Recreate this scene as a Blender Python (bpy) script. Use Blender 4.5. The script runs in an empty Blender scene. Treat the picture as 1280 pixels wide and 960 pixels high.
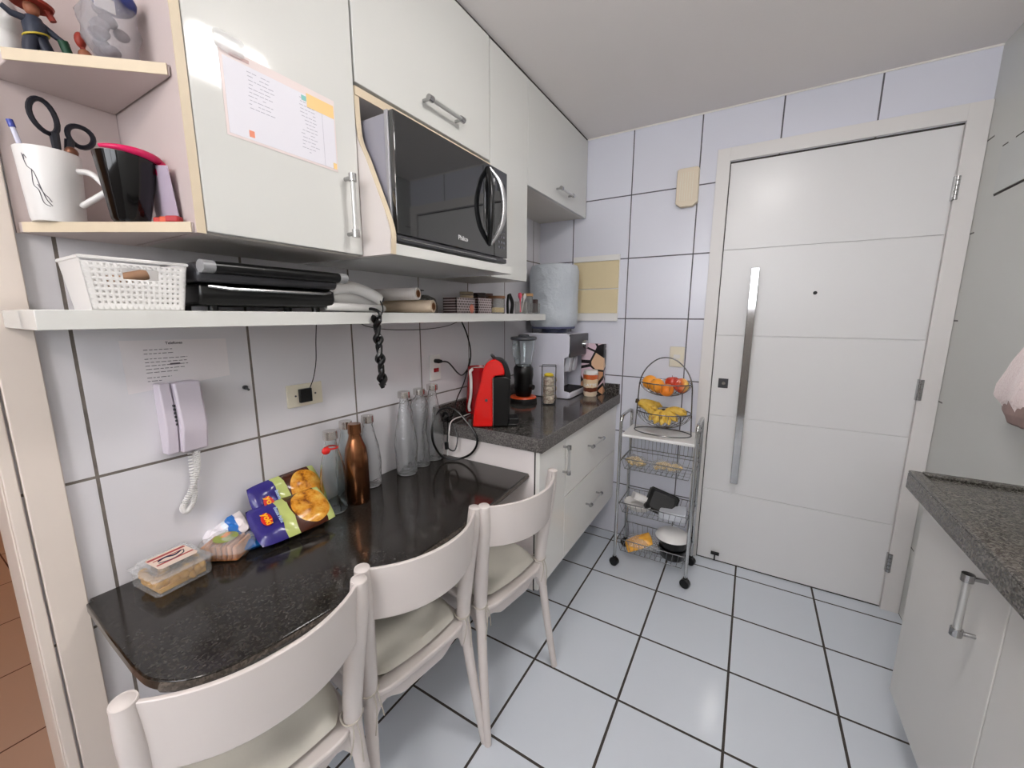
import bpy, bmesh, math, random
from mathutils import Vector, Matrix, Euler
random.seed(7)
S = bpy.context.scene
COL = S.collection
PI = math.pi
# ------------------------------------------------------------------ helpers
def lin(c):
    c = c/255.0
    return c/12.92 if c <= .04045 else ((c+.055)/1.055)**2.4
def rgb(r, g, b): return (lin(r), lin(g), lin(b), 1)
class NT:
    def __init__(s, name):
        s.m = bpy.data.materials.new(name); s.m.use_nodes = True
        s.t = s.m.node_tree; s.n = s.t.nodes; s.b = s.n['Principled BSDF']
    def node(s, kind, **kw):
        n = s.n.new(kind)
        for k, v in kw.items(): setattr(n, k, v)
        return n
    def link(s, a, b): s.t.links.new(a, b)
    def math(s, op, a, b=None, c=None):
        n = s.node('ShaderNodeMath', operation=op)
        for i, v in enumerate((a, b, c)):
            if v is None: continue
            if isinstance(v, (int, float)): n.inputs[i].default_value = v
            else: s.link(v, n.inputs[i])
        return n.outputs[0]
    def mix(s, f, a, b):
        n = s.node('ShaderNodeMix', data_type='RGBA')
        if isinstance(f, (int, float)): n.inputs[0].default_value = f
        else: s.link(f, n.inputs[0])
        for i, v in ((6, a), (7, b)):
            if isinstance(v, tuple): n.inputs[i].default_value = v
            else: s.link(v, n.inputs[i])
        return n.outputs[2]
    def noise(s, scale, detail=3, vec=None, rough=.5):
        n = s.node('ShaderNodeTexNoise'); n.inputs['Scale'].default_value = scale
        n.inputs['Detail'].default_value = detail; n.inputs['Roughness'].default_value = rough
        s.link(vec or s.obj(), n.inputs['Vector']); return n.outputs['Fac']
    def obj(s):
        if not hasattr(s, 'tc'): s.tc = s.node('ShaderNodeTexCoord')
        return s.tc.outputs['Object']
    def gen(s):
        s.obj(); return s.tc.outputs['Generated']
    def xyz(s, v=None):
        n = s.node('ShaderNodeSeparateXYZ'); s.link(v or s.obj(), n.inputs[0]); return n.outputs
    def ramp(s, f, stops, const=False):
        n = s.node('ShaderNodeValToRGB'); s.link(f, n.inputs[0]); cr = n.color_ramp
        if const: cr.interpolation = 'CONSTANT'
        while len(cr.elements) < len(stops): cr.elements.new(.5)
        for e, (p, c) in zip(cr.elements, stops): e.position = p; e.color = c
        return n.outputs[0]
    def bump(s, h, strength=.3, dist=.002):
        n = s.node('ShaderNodeBump'); n.inputs['Strength'].default_value = strength
        n.inputs['Distance'].default_value = dist; s.link(h, n.inputs['Height'])
        s.link(n.outputs[0], s.b.inputs['Normal'])
    def color(s, c):
        if isinstance(c, tuple): s.b.inputs['Base Color'].default_value = c
        else: s.link(c, s.b.inputs['Base Color'])
    def set(s, **kw):
        for k, v in kw.items():
            k = k.replace('_', ' ')
            if isinstance(v, (int, float, tuple)): s.b.inputs[k].default_value = v
            else: s.link(v, s.b.inputs[k])
        return s
def flat(name, c, rough=.5, metal=0, trans=0, coat=0, bump=None, vary=0, sss=0, alpha=1, spec=.5, ior=1.45):
    t = NT(name)
    col = rgb(*c)
    if vary:
        n = t.noise(6 if vary < 0 else 14, 4)
        v = abs(vary)
        col = t.mix(n, tuple(x*(1-v) for x in col[:3])+(1,), tuple(min(1, x*(1+v)) for x in col[:3])+(1,))
    t.color(col); t.set(Roughness=rough, Metallic=metal, IOR=ior)
    t.b.inputs['Transmission Weight'].default_value = trans
    t.b.inputs['Coat Weight'].default_value = coat
    t.b.inputs['Specular IOR Level'].default_value = spec
    if alpha < 1: t.b.inputs['Alpha'].default_value = alpha
    if sss:
        t.b.inputs['Subsurface Weight'].default_value = sss; t.b.inputs['Subsurface Radius'].default_value = (.02, .01, .01)
    if bump: t.bump(t.noise(bump[0], 4), bump[1], bump[2])
    return t.m
def catmull(pts, k=6, closed=False):
    P = [Vector(p) for p in pts]; n = len(P); out = []
    rng = range(n) if closed else range(n-1)
    for i in rng:
        p0 = P[(i-1) % n] if closed or i > 0 else P[0]*2-P[1]
        p1 = P[i]; p2 = P[(i+1) % n]
        p3 = P[(i+2) % n] if closed or i+2 < n else P[n-1]*2-P[n-2]
        for j in range(k):
            t = j/k
            out.append(.5*((2*p1)+(p2-p0)*t+(2*p0-5*p1+4*p2-p3)*t*t+(3*p1-p0-3*p2+p3)*t**3))
    if not closed: out.append(P[-1])
    return out
class MB:
    def __init__(s): s.bm = bmesh.new()
    def box(s, x0, x1, y0, y1, z0, z1, M=None):
        v = [s.bm.verts.new((x, y, z)) for x in (x0, x1) for y in (y0, y1) for z in (z0, z1)]
        if M:
            for q in v: q.co = M @ q.co
        for f in ((0, 1, 3, 2), (4, 6, 7, 5), (0, 4, 5, 1), (2, 3, 7, 6), (0, 2, 6, 4), (1, 5, 7, 3)):
            s.bm.faces.new([v[i] for i in f])
        return s
    def prism(s, poly, a, b, axis='z'):
        def P(u, v, w):
            return {'z': (u, v, w), 'y': (u, w, v), 'x': (w, u, v)}[axis]
        A = [s.bm.verts.new(P(u, v, a)) for u, v in poly]; B = [s.bm.verts.new(P(u, v, b)) for u, v in poly]
        n = len(poly)
        s.bm.faces.new(A[::-1]); s.bm.faces.new(B)
        for i in range(n): s.bm.faces.new((A[i], A[(i+1) % n], B[(i+1) % n], B[i]))
        return s
    def tube(s, pts, r, n=10, closed=False, flat=None):
        P = [Vector(p) for p in pts]; N = len(P)
        R = r if isinstance(r, (list, tuple)) else [r]*N
        rings = []; up = None
        for i in range(N):
            if closed: t = (P[(i+1) % N]-P[(i-1) % N])
            else: t = P[min(i+1, N-1)]-P[max(i-1, 0)]
            if t.length < 1e-9: t = Vector((0, 0, 1))
            t.normalize()
            if up is None:
                a = Vector((0, 0, 1)) if abs(t.z) < .9 else Vector((1, 0, 0))
                up = (a-t*a.dot(t)).normalized()
            else:
                up = up-t*up.dot(t)
                up = up.normalized() if up.length > 1e-6 else Vector((1, 0, 0))
            sd = t.cross(up)
            fx = flat or 1
            rings.append([s.bm.verts.new(P[i]+(up*math.cos(2*PI*k/n)+sd*math.sin(2*PI*k/n)*fx)*R[i]) for k in range(n)])
        for i in range(N if closed else N-1):
            a, b = rings[i], rings[(i+1) % N]
            for k in range(n): s.bm.faces.new((a[k], a[(k+1) % n], b[(k+1) % n], b[k]))
        if not closed:
            s.bm.faces.new(rings[0][::-1]); s.bm.faces.new(rings[-1])
        return s
    def cyl(s, p0, p1, r0, r1=None, n=20): return s.tube([p0, p1], [r0, r0 if r1 is None else r1], n)
    def lathe(s, prof, c=(0, 0, 0), n=32, M=None, sx=1, sy=1):
        rings = []
        for r, z in prof:
            if r < 1e-6: rings.append([s.bm.verts.new((c[0], c[1], c[2]+z))])
            else: rings.append([s.bm.verts.new((c[0]+r*sx*math.cos(2*PI*k/n), c[1]+r*sy*math.sin(2*PI*k/n), c[2]+z)) for k in range(n)])
        if M:
            for g in rings:
                for q in g: q.co = M @ q.co
        for a, b in zip(rings, rings[1:]):
            if len(a) == 1 and len(b) == 1: continue
            for k in range(n):
                k2 = (k+1) % n
                if len(a) == 1: s.bm.faces.new((a[0], b[k2], b[k]))
                elif len(b) == 1: s.bm.faces.new((a[k], a[k2], b[0]))
                else: s.bm.faces.new((a[k], a[k2], b[k2], b[k]))
        if len(rings[0]) > 1 and prof[0] != prof[-1]: s.bm.faces.new(rings[0][::-1])
        if len(rings[-1]) > 1 and prof[0] != prof[-1]: s.bm.faces.new(rings[-1])
        return s
    def ball(s, c, r, n=20, m=12, M=None):
        rx, ry, rz = r if isinstance(r, (tuple, list)) else (r, r, r)
        prof = [(max(0, math.sin(PI*i/m)), -math.cos(PI*i/m)) for i in range(m+1)]
        prof[0] = (0, -1); prof[-1] = (0, 1)
        T = Matrix.Translation(c) @ (M.to_4x4() if M else Matrix.Identity(4)) @ Matrix.Diagonal((rx, ry, rz, 1))
        return s.lathe(prof, n=n, M=T)
    def pillow(s, L, W, H, c=(0, 0, 0), seed=1, amp=.006, n=20, m=12, ex=.6, crimp=0):
        rnd = random.Random(seed); ph = [rnd.uniform(0, 6) for _ in range(6)]
        top = []; bot = []
        for i in range(n+1):
            a = []; b = []
            u = -1+2*i/n
            for j in range(m+1):
                v = -1+2*j/m
                h = (max(0, 1-abs(u)**4)*max(0, 1-abs(v)**3))**ex
                if crimp and abs(u) > 1-crimp: h *= .1
                w = amp*(math.sin(5*u+3*v+ph[0])+math.sin(9*v-4*u+ph[1])*.6+math.sin(13*u+ph[2]+6*v)*.5)
                x = u*L/2*(1-.06*abs(v)**2); y = v*W/2*(1-.08*abs(u)**4*(1 if crimp else 3))
                a.append(s.bm.verts.new((c[0]+x, c[1]+y, c[2]+H*.5+H*.5*h+w*h)))
                b.append(a[-1] if (i in (0, n) or j in (0, m)) else s.bm.verts.new((c[0]+x, c[1]+y, c[2]+H*.5-H*.5*h)))
            top.append(a); bot.append(b)
        for i in range(n):
            for j in range(m):
                s.bm.faces.new((top[i][j], top[i+1][j], top[i+1][j+1], top[i][j+1]))
                q = (bot[i][j], bot[i][j+1], bot[i+1][j+1], bot[i+1][j])
                if len(set(q)) == 4: s.bm.faces.new(q)
        return s
    def build(s, name, m, bev=0, smooth=40, seg=2):
        bmesh.ops.recalc_face_normals(s.bm, faces=s.bm.faces)
        me = bpy.data.meshes.new(name); s.bm.to_mesh(me); s.bm.free()
        me.materials.append(m)
        if smooth:
            for p in me.polygons: p.use_smooth = True
            me.set_sharp_from_angle(angle=math.radians(smooth))
        o = bpy.data.objects.new(name, me); COL.objects.link(o)
        if bev:
            b = o.modifiers.new('bevel', 'BEVEL'); b.width = bev; b.segments = seg; b.limit_method = 'ANGLE'; b.angle_limit = math.radians(35)
        return o
def tag(o, label, cat, group=None):
    o['label'] = label; o['category'] = cat
    if group: o['group'] = group
    return o
class Thing:
    def __init__(s, name, label, cat, loc=(0, 0, 0), rz=0, group=None, rot=None):
        s.o = bpy.data.objects.new(name, None); COL.objects.link(s.o); s.o.empty_display_size = .05
        s.o.location = loc; s.o.rotation_euler = rot or (0, 0, rz)
        tag(s.o, label, cat, group)
        s.M = Matrix.Translation(loc) @ Euler(rot or (0, 0, rz)).to_matrix().to_4x4()
    def add(s, name, mb, m, bev=0, world=False, parent=None, smooth=40, label=None):
        o = mb.build(name, m, bev, smooth) if isinstance(mb, MB) else mb
        if world: o.data.transform(s.M.inverted())
        o.parent = parent or s.o
        if label: o['label'] = label
        return o
def single(name, mb, m, label, cat, loc=(0, 0, 0), rot=(0, 0, 0), group=None, bev=0, smooth=40):
    o = mb.build(name, m, bev, smooth); o.location = loc; o.rotation_euler = rot
    return tag(o, label, cat, group)
def struct(name, mb, m, bev=0, parent=None):
    o = mb.build(name, m, bev)
    if parent: o.parent = parent
    else: o['kind'] = 'structure'
    return o
def text_mesh(name, txt, size, M, m, depth=.0004, align='CENTER', sx=1, bold=0):
    cu = bpy.data.curves.new('t', 'FONT'); cu.body = txt; cu.size = size; cu.extrude = depth; cu.align_x = align; cu.offset = bold
    o = bpy.data.objects.new('t', cu); COL.objects.link(o)
    bpy.context.view_layer.update()
    me = bpy.data.meshes.new_from_object(o.evaluated_get(bpy.context.evaluated_depsgraph_get()))
    bpy.data.objects.remove(o); bpy.data.curves.remove(cu)
    me.name = name; me.transform(M @ Matrix.Diagonal((sx, 1, 1, 1))); me.materials.clear(); me.materials.append(m)
    r = bpy.data.objects.new(name, me); COL.objects.link(r); return r
# orientation of lettering: on a face looking +x (reads along +y), and on the top (+z)
FX = Matrix(((0, 0, 1, 0), (1, 0, 0, 0), (0, 1, 0, 0), (0, 0, 0, 1)))
def T(x, y, z): return Matrix.Translation((x, y, z))
# ------------------------------------------------------------------ materials
def grid_mat(name, base, grout, axes, off, pitch, w, rough, mask=None, bumpy=.15, vary=.03):
    t = NT(name); X = t.xyz()
    ds = []
    for ax, o_, p in zip(axes, off, pitch):
        u = t.math('DIVIDE', t.math('SUBTRACT', X[ax], o_), p)
        f = t.math('FRACT', t.math('ADD', u, .5))
        ds.append(t.math('MULTIPLY', t.math('ABSOLUTE', t.math('SUBTRACT', f, .5)), p))
    d = t.math('MINIMUM', ds[0], ds[1])
    g = t.math('LESS_THAN', d, w/2)
    if mask: g = t.math('MULTIPLY', g, mask(t, X))
    n = t.noise(3, 4)
    n2 = t.noise(40, 3)
    b = rgb(*base)
    bc = t.mix(n, tuple(x*(1-vary) for x in b[:3])+(1,), tuple(min(1, x*(1+vary)) for x in b[:3])+(1,))
    gc = t.mix(n2, rgb(*[c*.75 for c in grout]), rgb(*[min(255, c*1.25) for c in grout]))
    t.color(t.mix(g, bc, gc))
    t.set(Roughness=t.math('ADD', t.math('MULTIPLY', g, .6), rough))
    e = t.math('MINIMUM', t.math('DIVIDE', d, w), 1.0) if not mask else t.math('MULTIPLY', n, .1)
    t.bump(t.math('ADD', e, t.math('MULTIPLY', t.noise(9, 1), bumpy)), .35, .0015)
    return t.m
TP = .3366
M_wall_l = grid_mat('tile_left', (224, 222, 226), (108, 101, 95), (1, 2), (.2655, 1.0151), (.336, TP), .0062, .22)
M_wall_d = grid_mat('tile_door_wall', (220, 221, 231), (92, 90, 96), (0, 2), (.2233, 1.0107), (TP, TP), .0062, .22)
def fade(t, X):
    return t.math('GREATER_THAN', t.math('ADD', X[1], t.math('MULTIPLY', t.noise(12), .08)), 2.36)
M_wall_r = grid_mat('tile_right', (198, 199, 195), (105, 103, 102), (1, 2), (2.6, 1.0107), (5.0, TP), .0062, .3, mask=fade)
M_wall_b = flat('paint_back', (150, 145, 140), .5)
M_floor = grid_mat('tile_floor', (214, 220, 228), (58, 52, 48), (0, 1), (.5630, 1.9431), (.3368, .3368), .0085, .16)
M_hallfloor = grid_mat('tile_hall', (196, 168, 150), (95, 65, 55), (0, 1), (-.3, .31), (.42, .42), .006, .3)
M_hall = flat('hall_paint', (235, 190, 140), .7)
M_ceil = flat('ceiling_paint', (240, 234, 231), .8, bump=(60, .05, .001))
M_white = flat('laminate_white', (216, 216, 212), .07, spec=.5, bump=(6, .02, .002))
M_side = flat('laminate_pinkish', (220, 212, 208), .3)
M_under = flat('laminate_plain', (205, 200, 192), .4)
M_edge = flat('yellowed_edge', (214, 198, 172), .45, vary=.05)
M_shade_joint = flat('gap_shade_joint', (60, 56, 52), .8)  # dark colour painted as shade in gaps, also used for dark joints
M_doorw = flat('door_lacquer', (224, 223, 223), .28, bump=(4, .04, .002))
M_casing = flat('casing_paint', (222, 219, 217), .35)
M_jamb = flat('jamb_paint', (224, 212, 202), .4, vary=.03)
M_chrome = flat('chrome', (190, 190, 190), .08, metal=1)
M_steel = flat('brushed_steel', (176, 176, 176), .25, metal=1)
M_black = flat('black_plastic', (7, 7, 8), .28)
M_blackm = flat('black_matte', (18, 18, 19), .6)
M_dkgrey = flat('dark_grey_plastic', (62, 62, 66), .3)
M_grey = flat('grey_plastic', (150, 150, 152), .35)
M_wplast = flat('white_plastic', (228, 226, 224), .3)
M_chair = flat('chair_resin', (213, 205, 201), .32)
M_cream = flat('cream_plastic', (224, 217, 198), .5)
M_beige = flat('beige_plastic', (222, 208, 186), .45)
M_glass = flat('clear_glass', (245, 250, 250), .02, trans=1, ior=1.45)
M_plastic = flat('clear_plastic', (240, 240, 238), .12, trans=.93, ior=1.2)
M_film = flat('thin_film', (225, 225, 225), .2, alpha=.28)
M_red = flat('red_gloss', (214, 22, 18), .12, coat=.5)
M_dkred = flat('kettle_red', (150, 14, 22), .18, coat=.4)
M_paper = flat('paper', (214, 208, 208), .7)
M_ink = flat('ink', (90, 85, 92), .7)
M_orange = flat('orange_plastic', (226, 88, 40), .35)
def granite(name, a, b, c, rough):
    t = NT(name)
    v = t.node('ShaderNodeTexVoronoi'); v.inputs['Scale'].default_value = 260; t.link(t.obj(), v.inputs['Vector'])
    sp = t.ramp(t.xyz(v.outputs['Color'])[0], [(0, rgb(*a)), (.5, rgb(*b)), (.86, rgb(*c))])
    big = t.ramp(t.noise(9, 5, rough=.65), [(.35, rgb(*a)), (.7, rgb(*b))])
    t.color(t.mix(.4, sp, big)); t.set(Roughness=rough)
    t.bump(t.noise(30, 3), .08, .001)
    return t.m
M_gran_t = granite('granite_table', (22, 19, 17), (38, 35, 32), (62, 58, 53), .12)
M_gran_c = granite('granite_counter', (30, 28, 27), (62, 59, 57), (118, 114, 110), .13)
M_gran_e = granite('granite_rough_edge', (62, 58, 56), (104, 100, 98), (150, 145, 142), .5)
M_gran_r = granite('granite_right', (46, 43, 39), (84, 81, 75), (124, 121, 115), .22)
M_mwglass = flat('oven_glass', (24, 25, 27), .03, spec=1, ior=1.65)
M_mwside = flat('oven_shell', (150, 149, 160), .35)
# ------------------------------------------------------------------ room shell
YD, ZC, XR = 2.373, 2.354, 1.90
struct('floor', MB().box(-.001, XR+.1, -1.7, YD+.1, -.06, 0), M_floor)
struct('floor.001', MB().box(-3.2, -.001, -1.7, 1.6, -.06, 0), M_hallfloor)
struct('ceiling', MB().box(-3.2, XR+.1, -1.7, YD+.12, ZC, ZC+.08), M_ceil)
struct('wall_left', MB().box(-.12, 0, .14, YD+.12, 0, ZC).box(-.12, 0, -.75, .14, 2.1, ZC).box(-.12, 0, -1.7, -.75, 0, ZC), M_wall_l)
struct('wall_back', MB().box(0, 1.03, YD, YD+.12, 0, ZC).box(1.837, XR, YD, YD+.12, 0, ZC).box(1.03, 1.837, YD, YD+.12, 2.104, ZC), M_wall_d)
struct('door_gap_shade', MB().box(1.0, 1.87, YD+.045, YD+.12, 0, 2.12).box(1.0345, 1.0378, YD+.0015, YD+.045, 0, 2.1055).box(1.0345, 1.8340, YD+.0015, YD+.045, 2.0985, 2.1055).box(1.0345, 1.8340, YD+.003, YD+.045, .0004, .0055)  , M_shade_joint)  # unseen backing and strips, painted dark as the shade in the door gap
struct('trim_4', MB().box(1.8305, 1.8340, YD+.004, YD+.045, 0, 2.098), M_casing)
struct('trim_3', MB().box(.30, XR, YD-.005, YD, ZC-.006, ZC), flat('cornice_cream', (232, 228, 222), .5))
struct('wall_right', MB().box(XR, XR+.12, -1.7, YD+.12, 0, ZC), M_wall_r)
struct('wall_front', MB().box(0, XR, -1.7, -1.6, 0, 1.45).box(0, XR, -1.7, -1.6, 2.25, ZC).box(0, .1, -1.7, -1.6, 1.45, 2.25).box(1.8, XR, -1.7, -1.6, 1.45, 2.25), M_wall_b)
struct('fill_window', MB().box(.1, 1.8, -1.67, -1.63, 1.45, 1.49).box(.1, 1.8, -1.67, -1.63, 2.21, 2.25).box(.1, .14, -1.67, -1.63, 1.49, 2.21).box(1.76, 1.8, -1.67, -1.63, 1.49, 2.21).box(.935, .965, -1.67, -1.63, 1.49, 2.21), M_wall_b)  # unseen window added behind the camera to let in fill light
struct('wall_hall', MB().box(-3.2, -3.1, -1.7, 1.6, 0, ZC), M_hall)
struct('wall_hall.001', MB().box(-3.1, -.12, 1.5, 1.6, 0, ZC).box(-3.1, -.12, -1.7, -1.6, 0, ZC), M_hall)
# casing round the doorway on the left
cs = MB()
cs.box(0, .016, .161, .215, 0, 2.17).box(0, .012, .139, .157, 0, 2.16).box(-.13, .006, .136, .14, 0, 2.1)
cs.box(0, .016, -.83, .215, 2.10, 2.17).box(0, .016, -.83, -.755, 0, 2.1)
struct('trim_1', cs, M_jamb, .002)
# main door
c2 = MB()
c2.box(.976, 1.034, YD-.014, YD, 0, 2.166).box(1.834, 1.899, YD-.014, YD, 0, 2.166).box(1.034, 1.834, YD-.014, YD, 2.106, 2.166)
c2.box(1.030, 1.0325, YD, YD+.1, 0, 2.104).box(1.8355, 1.837, YD, YD+.1, 0, 2.104)
struct('trim_2', c2, M_casing, .002)
door = MB(); gz = [.006, .42, .838, 1.265, 1.69, 2.098]
door.box(1.038, 1.830, YD+.006, YD+.04, .006, 2.098)
for a, b in zip(gz, gz[1:]): door.box(1.038, 1.830, YD+.001, YD+.006, a+.0015, b-.0015)
D = struct('door_1', door, M_doorw, .0008)
def dpart(name, mb, m, bev=0, parent=None):
    o = mb.build(name, m, bev); o.parent = parent or D; return o
hb = MB().box(1.168, 1.203, 2.305, 2.318, .50, 1.592); hbo = dpart('handle_bar', hb, M_chrome, .002)
for z in (.62, 1.47): dpart('standoff', MB().cyl((1.186, 2.318, z), (1.186, YD+.001, z), .009), M_steel)
lk = dpart('lock_plate', MB().box(1.068, 1.114, YD-.004, YD+.001, .99, 1.04), M_dkgrey, .001)
o = dpart('keyhole', MB().cyl((1.094, YD-.012, 1.016), (1.094, YD-.003, 1.016), .009), M_chrome); 
dpart('peephole', MB().cyl((1.433, YD-.004, 1.471), (1.433, YD+.001, 1.471), .008), M_blackm)
for z in (1.863, 1.053, .24):
    h = MB().box(1.827, 1.845, YD-.018, YD+.0, z-.045, z+.045)
    for k in range(5): h.cyl((1.836, YD-.02, z-.044+k*.018), (1.836, YD-.02, z-.029+k*.018), .006, n=12)
    dpart('hinge', h, M_steel)
dpart('door_stopper', MB().box(1.108, 1.150, YD-.02, YD, .046, .056).box(1.125, 1.132, YD-.012, YD, .008, .046), M_blackm)
# ceiling lamp (above the frame)
lamp = Thing('ceiling_lamp', 'square white panel lamp on the kitchen ceiling above the door side of the room', 'lamp', (1.22, .90, ZC))
lamp.add('lamp_frame', MB().box(-.13, .13, -.13, .13, -.018, 0), M_wplast, .003)
t = NT('lamp_glow'); t.color((1, 1, 1, 1)); t.b.inputs['Emission Color'].default_value = (1, .975, .95, 1); t.b.inputs['Emission Strength'].default_value = 36
LAMP = t.m
lamp.add('diffuser', MB().box(-.115, .115, -.115, .115, -.075, -.018), t.m, .004)
fill_lamp = Thing('ceiling_lamp', 'added square fill lamp, out of view on the kitchen ceiling behind the photographer', 'lamp', (1.0, -.95, ZC))  # unseen lamp added behind the camera for fill light
fill_lamp.add('lamp_frame', MB().box(-.17, .17, -.17, .17, -.018, 0), M_wplast, .003)
t = NT('fill_lamp_glow'); t.color((1, 1, 1, 1)); t.b.inputs['Emission Color'].default_value = (1, .93, .88, 1); t.b.inputs['Emission Strength'].default_value = 32
fill_lamp.add('diffuser', MB().box(-.15, .15, -.15, .15, -.085, -.018), t.m, .004)
hl = Thing('ceiling_lamp', 'warm round lamp on the ceiling of the room through the left doorway', 'lamp', (-1.5, .2, ZC))
hl.add('lamp_base', MB().lathe([(0, 0), (.14, 0), (.14, -.02), (0, -.02)]), M_wplast)
t = NT('lamp_glow_warm'); t.color((1, .8, .6, 1)); t.b.inputs['Emission Color'].default_value = (1, .80, .64, 1); t.b.inputs['Emission Strength'].default_value = 30
hl.add('diffuser', MB().lathe([(.13, -.02), (.12, -.05), (.07, -.07), (0, -.075)]), t.m)
# ------------------------------------------------------------------ handles
def bar_handle(parent_thing, a, b, nrm, parent, r=.006, off=.028):
    a = Vector(a); b = Vector(b); nrm = Vector(nrm); d = (b-a).normalized()
    m = MB()
    for p in (a, b):
        m.cyl(p, p+nrm*off, .005, n=12)
        q = p+nrm*off
        m.cyl(q-d*.009, q+d*.009, r*1.55, n=16)
    m.cyl(a+nrm*off, b+nrm*off, r*.7, n=12)
    hnd = parent_thing.add('handle', m, M_steel, world=True, parent=parent)
    g = MB().cyl(a+nrm*off+d*.008, b+nrm*off-d*.008, r, n=16)
    parent_thing.add('grip', g, M_grip, world=True, parent=hnd)
M_grip = flat('satin_grip', (196, 196, 194), .3, metal=.6)
def fixparent(o, par):  # part built in the thing's space, parented to another part
    return o
# ------------------------------------------------------------------ upper cabinets
EDG = .0025
# open corner shelf
cu = Thing('corner_shelf_unit', 'open white corner shelf unit with cream edges at upper left', 'shelf', (0, .22, 1.515))
M_corner = flat('laminate_corner', (206, 192, 189), .4)
cu.add('back_panel', MB().box(.0, .006, .219, .388, 1.515, 2.352), M_corner, world=True)
def cshelf(z, x1, y1, xl, th=.018):
    p = [(.0065, .386), (x1, y1), (x1-.004, y1-.008), (xl+.01, .228), (.0065, .222)]
    cu.add('shelf', MB().prism(p, z, z+th), M_corner, .0015, world=True)
    a = Vector((x1, y1-.004, 0)); b = Vector((xl+.008, .226, 0))
    n = Vector((b.y-a.y, a.x-b.x, 0)).normalized()
    if n.x < 0: n = -n
    e = MB().prism([(a.x, a.y), (b.x, b.y), (b.x+n.x*.002, b.y+n.y*.002), (a.x+n.x*.002, a.y+n.y*.002)], z, z+th)
    cu.add('edge_band', e, M_edge, world=True)
cshelf(1.515, .293, .388, .012); cshelf(1.778, .280, .387, .092); cshelf(2.08, .280, .387, .092)
# door cabinet
k1 = Thing('hanging_cabinet', 'white wall cabinet with a paper planner taped on its door', 'cabinet', (0, .39, 1.515))
k1.add('top_gap_shade', MB().box(.002, .296, .391, .760, 2.3505, 2.3535), M_shade_joint, world=True)  # dark strip stands in for the shaded slit under the ceiling
k1.add('body', MB().box(.0, .280, .404, .760, 1.517, 2.35), M_under, world=True)
k1.add('side_panel', MB().box(0, .298, .389, .404, 1.515, 2.35), M_corner, world=True)
k1.add('edge_band', MB().box(.298, .3005, .389, .404, 1.515, 2.35), M_edge, world=True)
dr = k1.add('cabinet_door', MB().box(.282, .300, .406, .760, 1.520, 2.345), M_white, .0015, world=True)
bar_handle(k1, (.300, .719, 1.565), (.300, .719, 1.695), (1, 0, 0), dr)
# microwave bay
k2 = Thing('hanging_cabinet', 'white wall cabinet over the open bay that holds the microwave', 'cabinet', (0, .77, 1.515))
k2.add('top_gap_shade', MB().box(.002, .296, .764, 1.364, 2.3505, 2.3535), M_shade_joint, world=True)
prof = [(.0, 1.517), (.400, 1.517), (.403, 1.57), (.384, 1.626), (.359, 1.681), (.327, 1.752), (.303, 1.80), (.296, 1.85), (.294, 1.925), (.0, 1.925)]
k2.add('side_panel', MB().prism(prof, .7625, .7775, 'y'), M_side, world=True)
ed = MB(); pf = catmull([Vector((x, 0, z)) for x, z in prof[1:9]], 4)
for a, b in zip(pf, pf[1:]):
    ed.prism([(a.x, a.z), (a.x+.003, a.z), (b.x+.003, b.z), (b.x, b.z)], .7625, .7775, 'y')
k2.add('edge_band', ed, M_edge, world=True)
k2.add('body', MB().box(0, .280, .778, 1.364, 1.930, 2.35).box(0, .297, .7625, 1.364, 1.905, 1.925).box(0, .006, .778, 1.364, 1.545, 1.905), M_under, world=True)
k2.add('edge_band', MB().box(.297, .300, .764, 1.364, 1.905, 1.925), M_edge, world=True)
k2.add('tray', MB().box(.0, .400, .778, 1.352, 1.517, 1.545), M_white, .001, world=True)
dr = k2.add('flap_door', MB().box(.282, .300, .766, 1.362, 1.934, 2.345), M_white, .0015, world=True)
bar_handle(k2, (.300, 1.01, 1.991), (.300, 1.160, 1.991), (1, 0, 0), dr)
k3 = Thing('hanging_cabinet', 'narrow tall white wall cabinet without handle right of the microwave', 'cabinet', (0, 1.5, 1.515))
k3.add('top_gap_shade', MB().box(.002, .296, 1.368, 1.652, 2.3505, 2.3535), M_shade_joint, world=True)
k3.add('body', MB().box(.0, .281, 1.3665, 1.652, 1.517, 2.35), M_under, world=True)
k3.add('cabinet_door', MB().box(.283, .300, 1.3665, 1.654, 1.515, 2.343), M_white, .0015, world=True)
k4 = Thing('hanging_cabinet', 'short white wall cabinet touching the tiled door wall, above water jug', 'cabinet', (0, 2.0, 1.93))
k4.add('top_gap_shade', MB().box(.002, .296, 1.658, 2.370, 2.3505, 2.3535), M_shade_joint, world=True)
k4.add('body', MB().box(.0, .281, 1.656, 2.371, 1.930, 2.35), M_under, world=True)
dr = k4.add('flap_door', MB().box(.283, .300, 1.657, 2.368, 1.927, 2.343), M_white, .0015, world=True)
bar_handle(k4, (.300, 1.955, 1.985), (.300, 2.105, 1.985), (1, 0, 0), dr)
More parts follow.
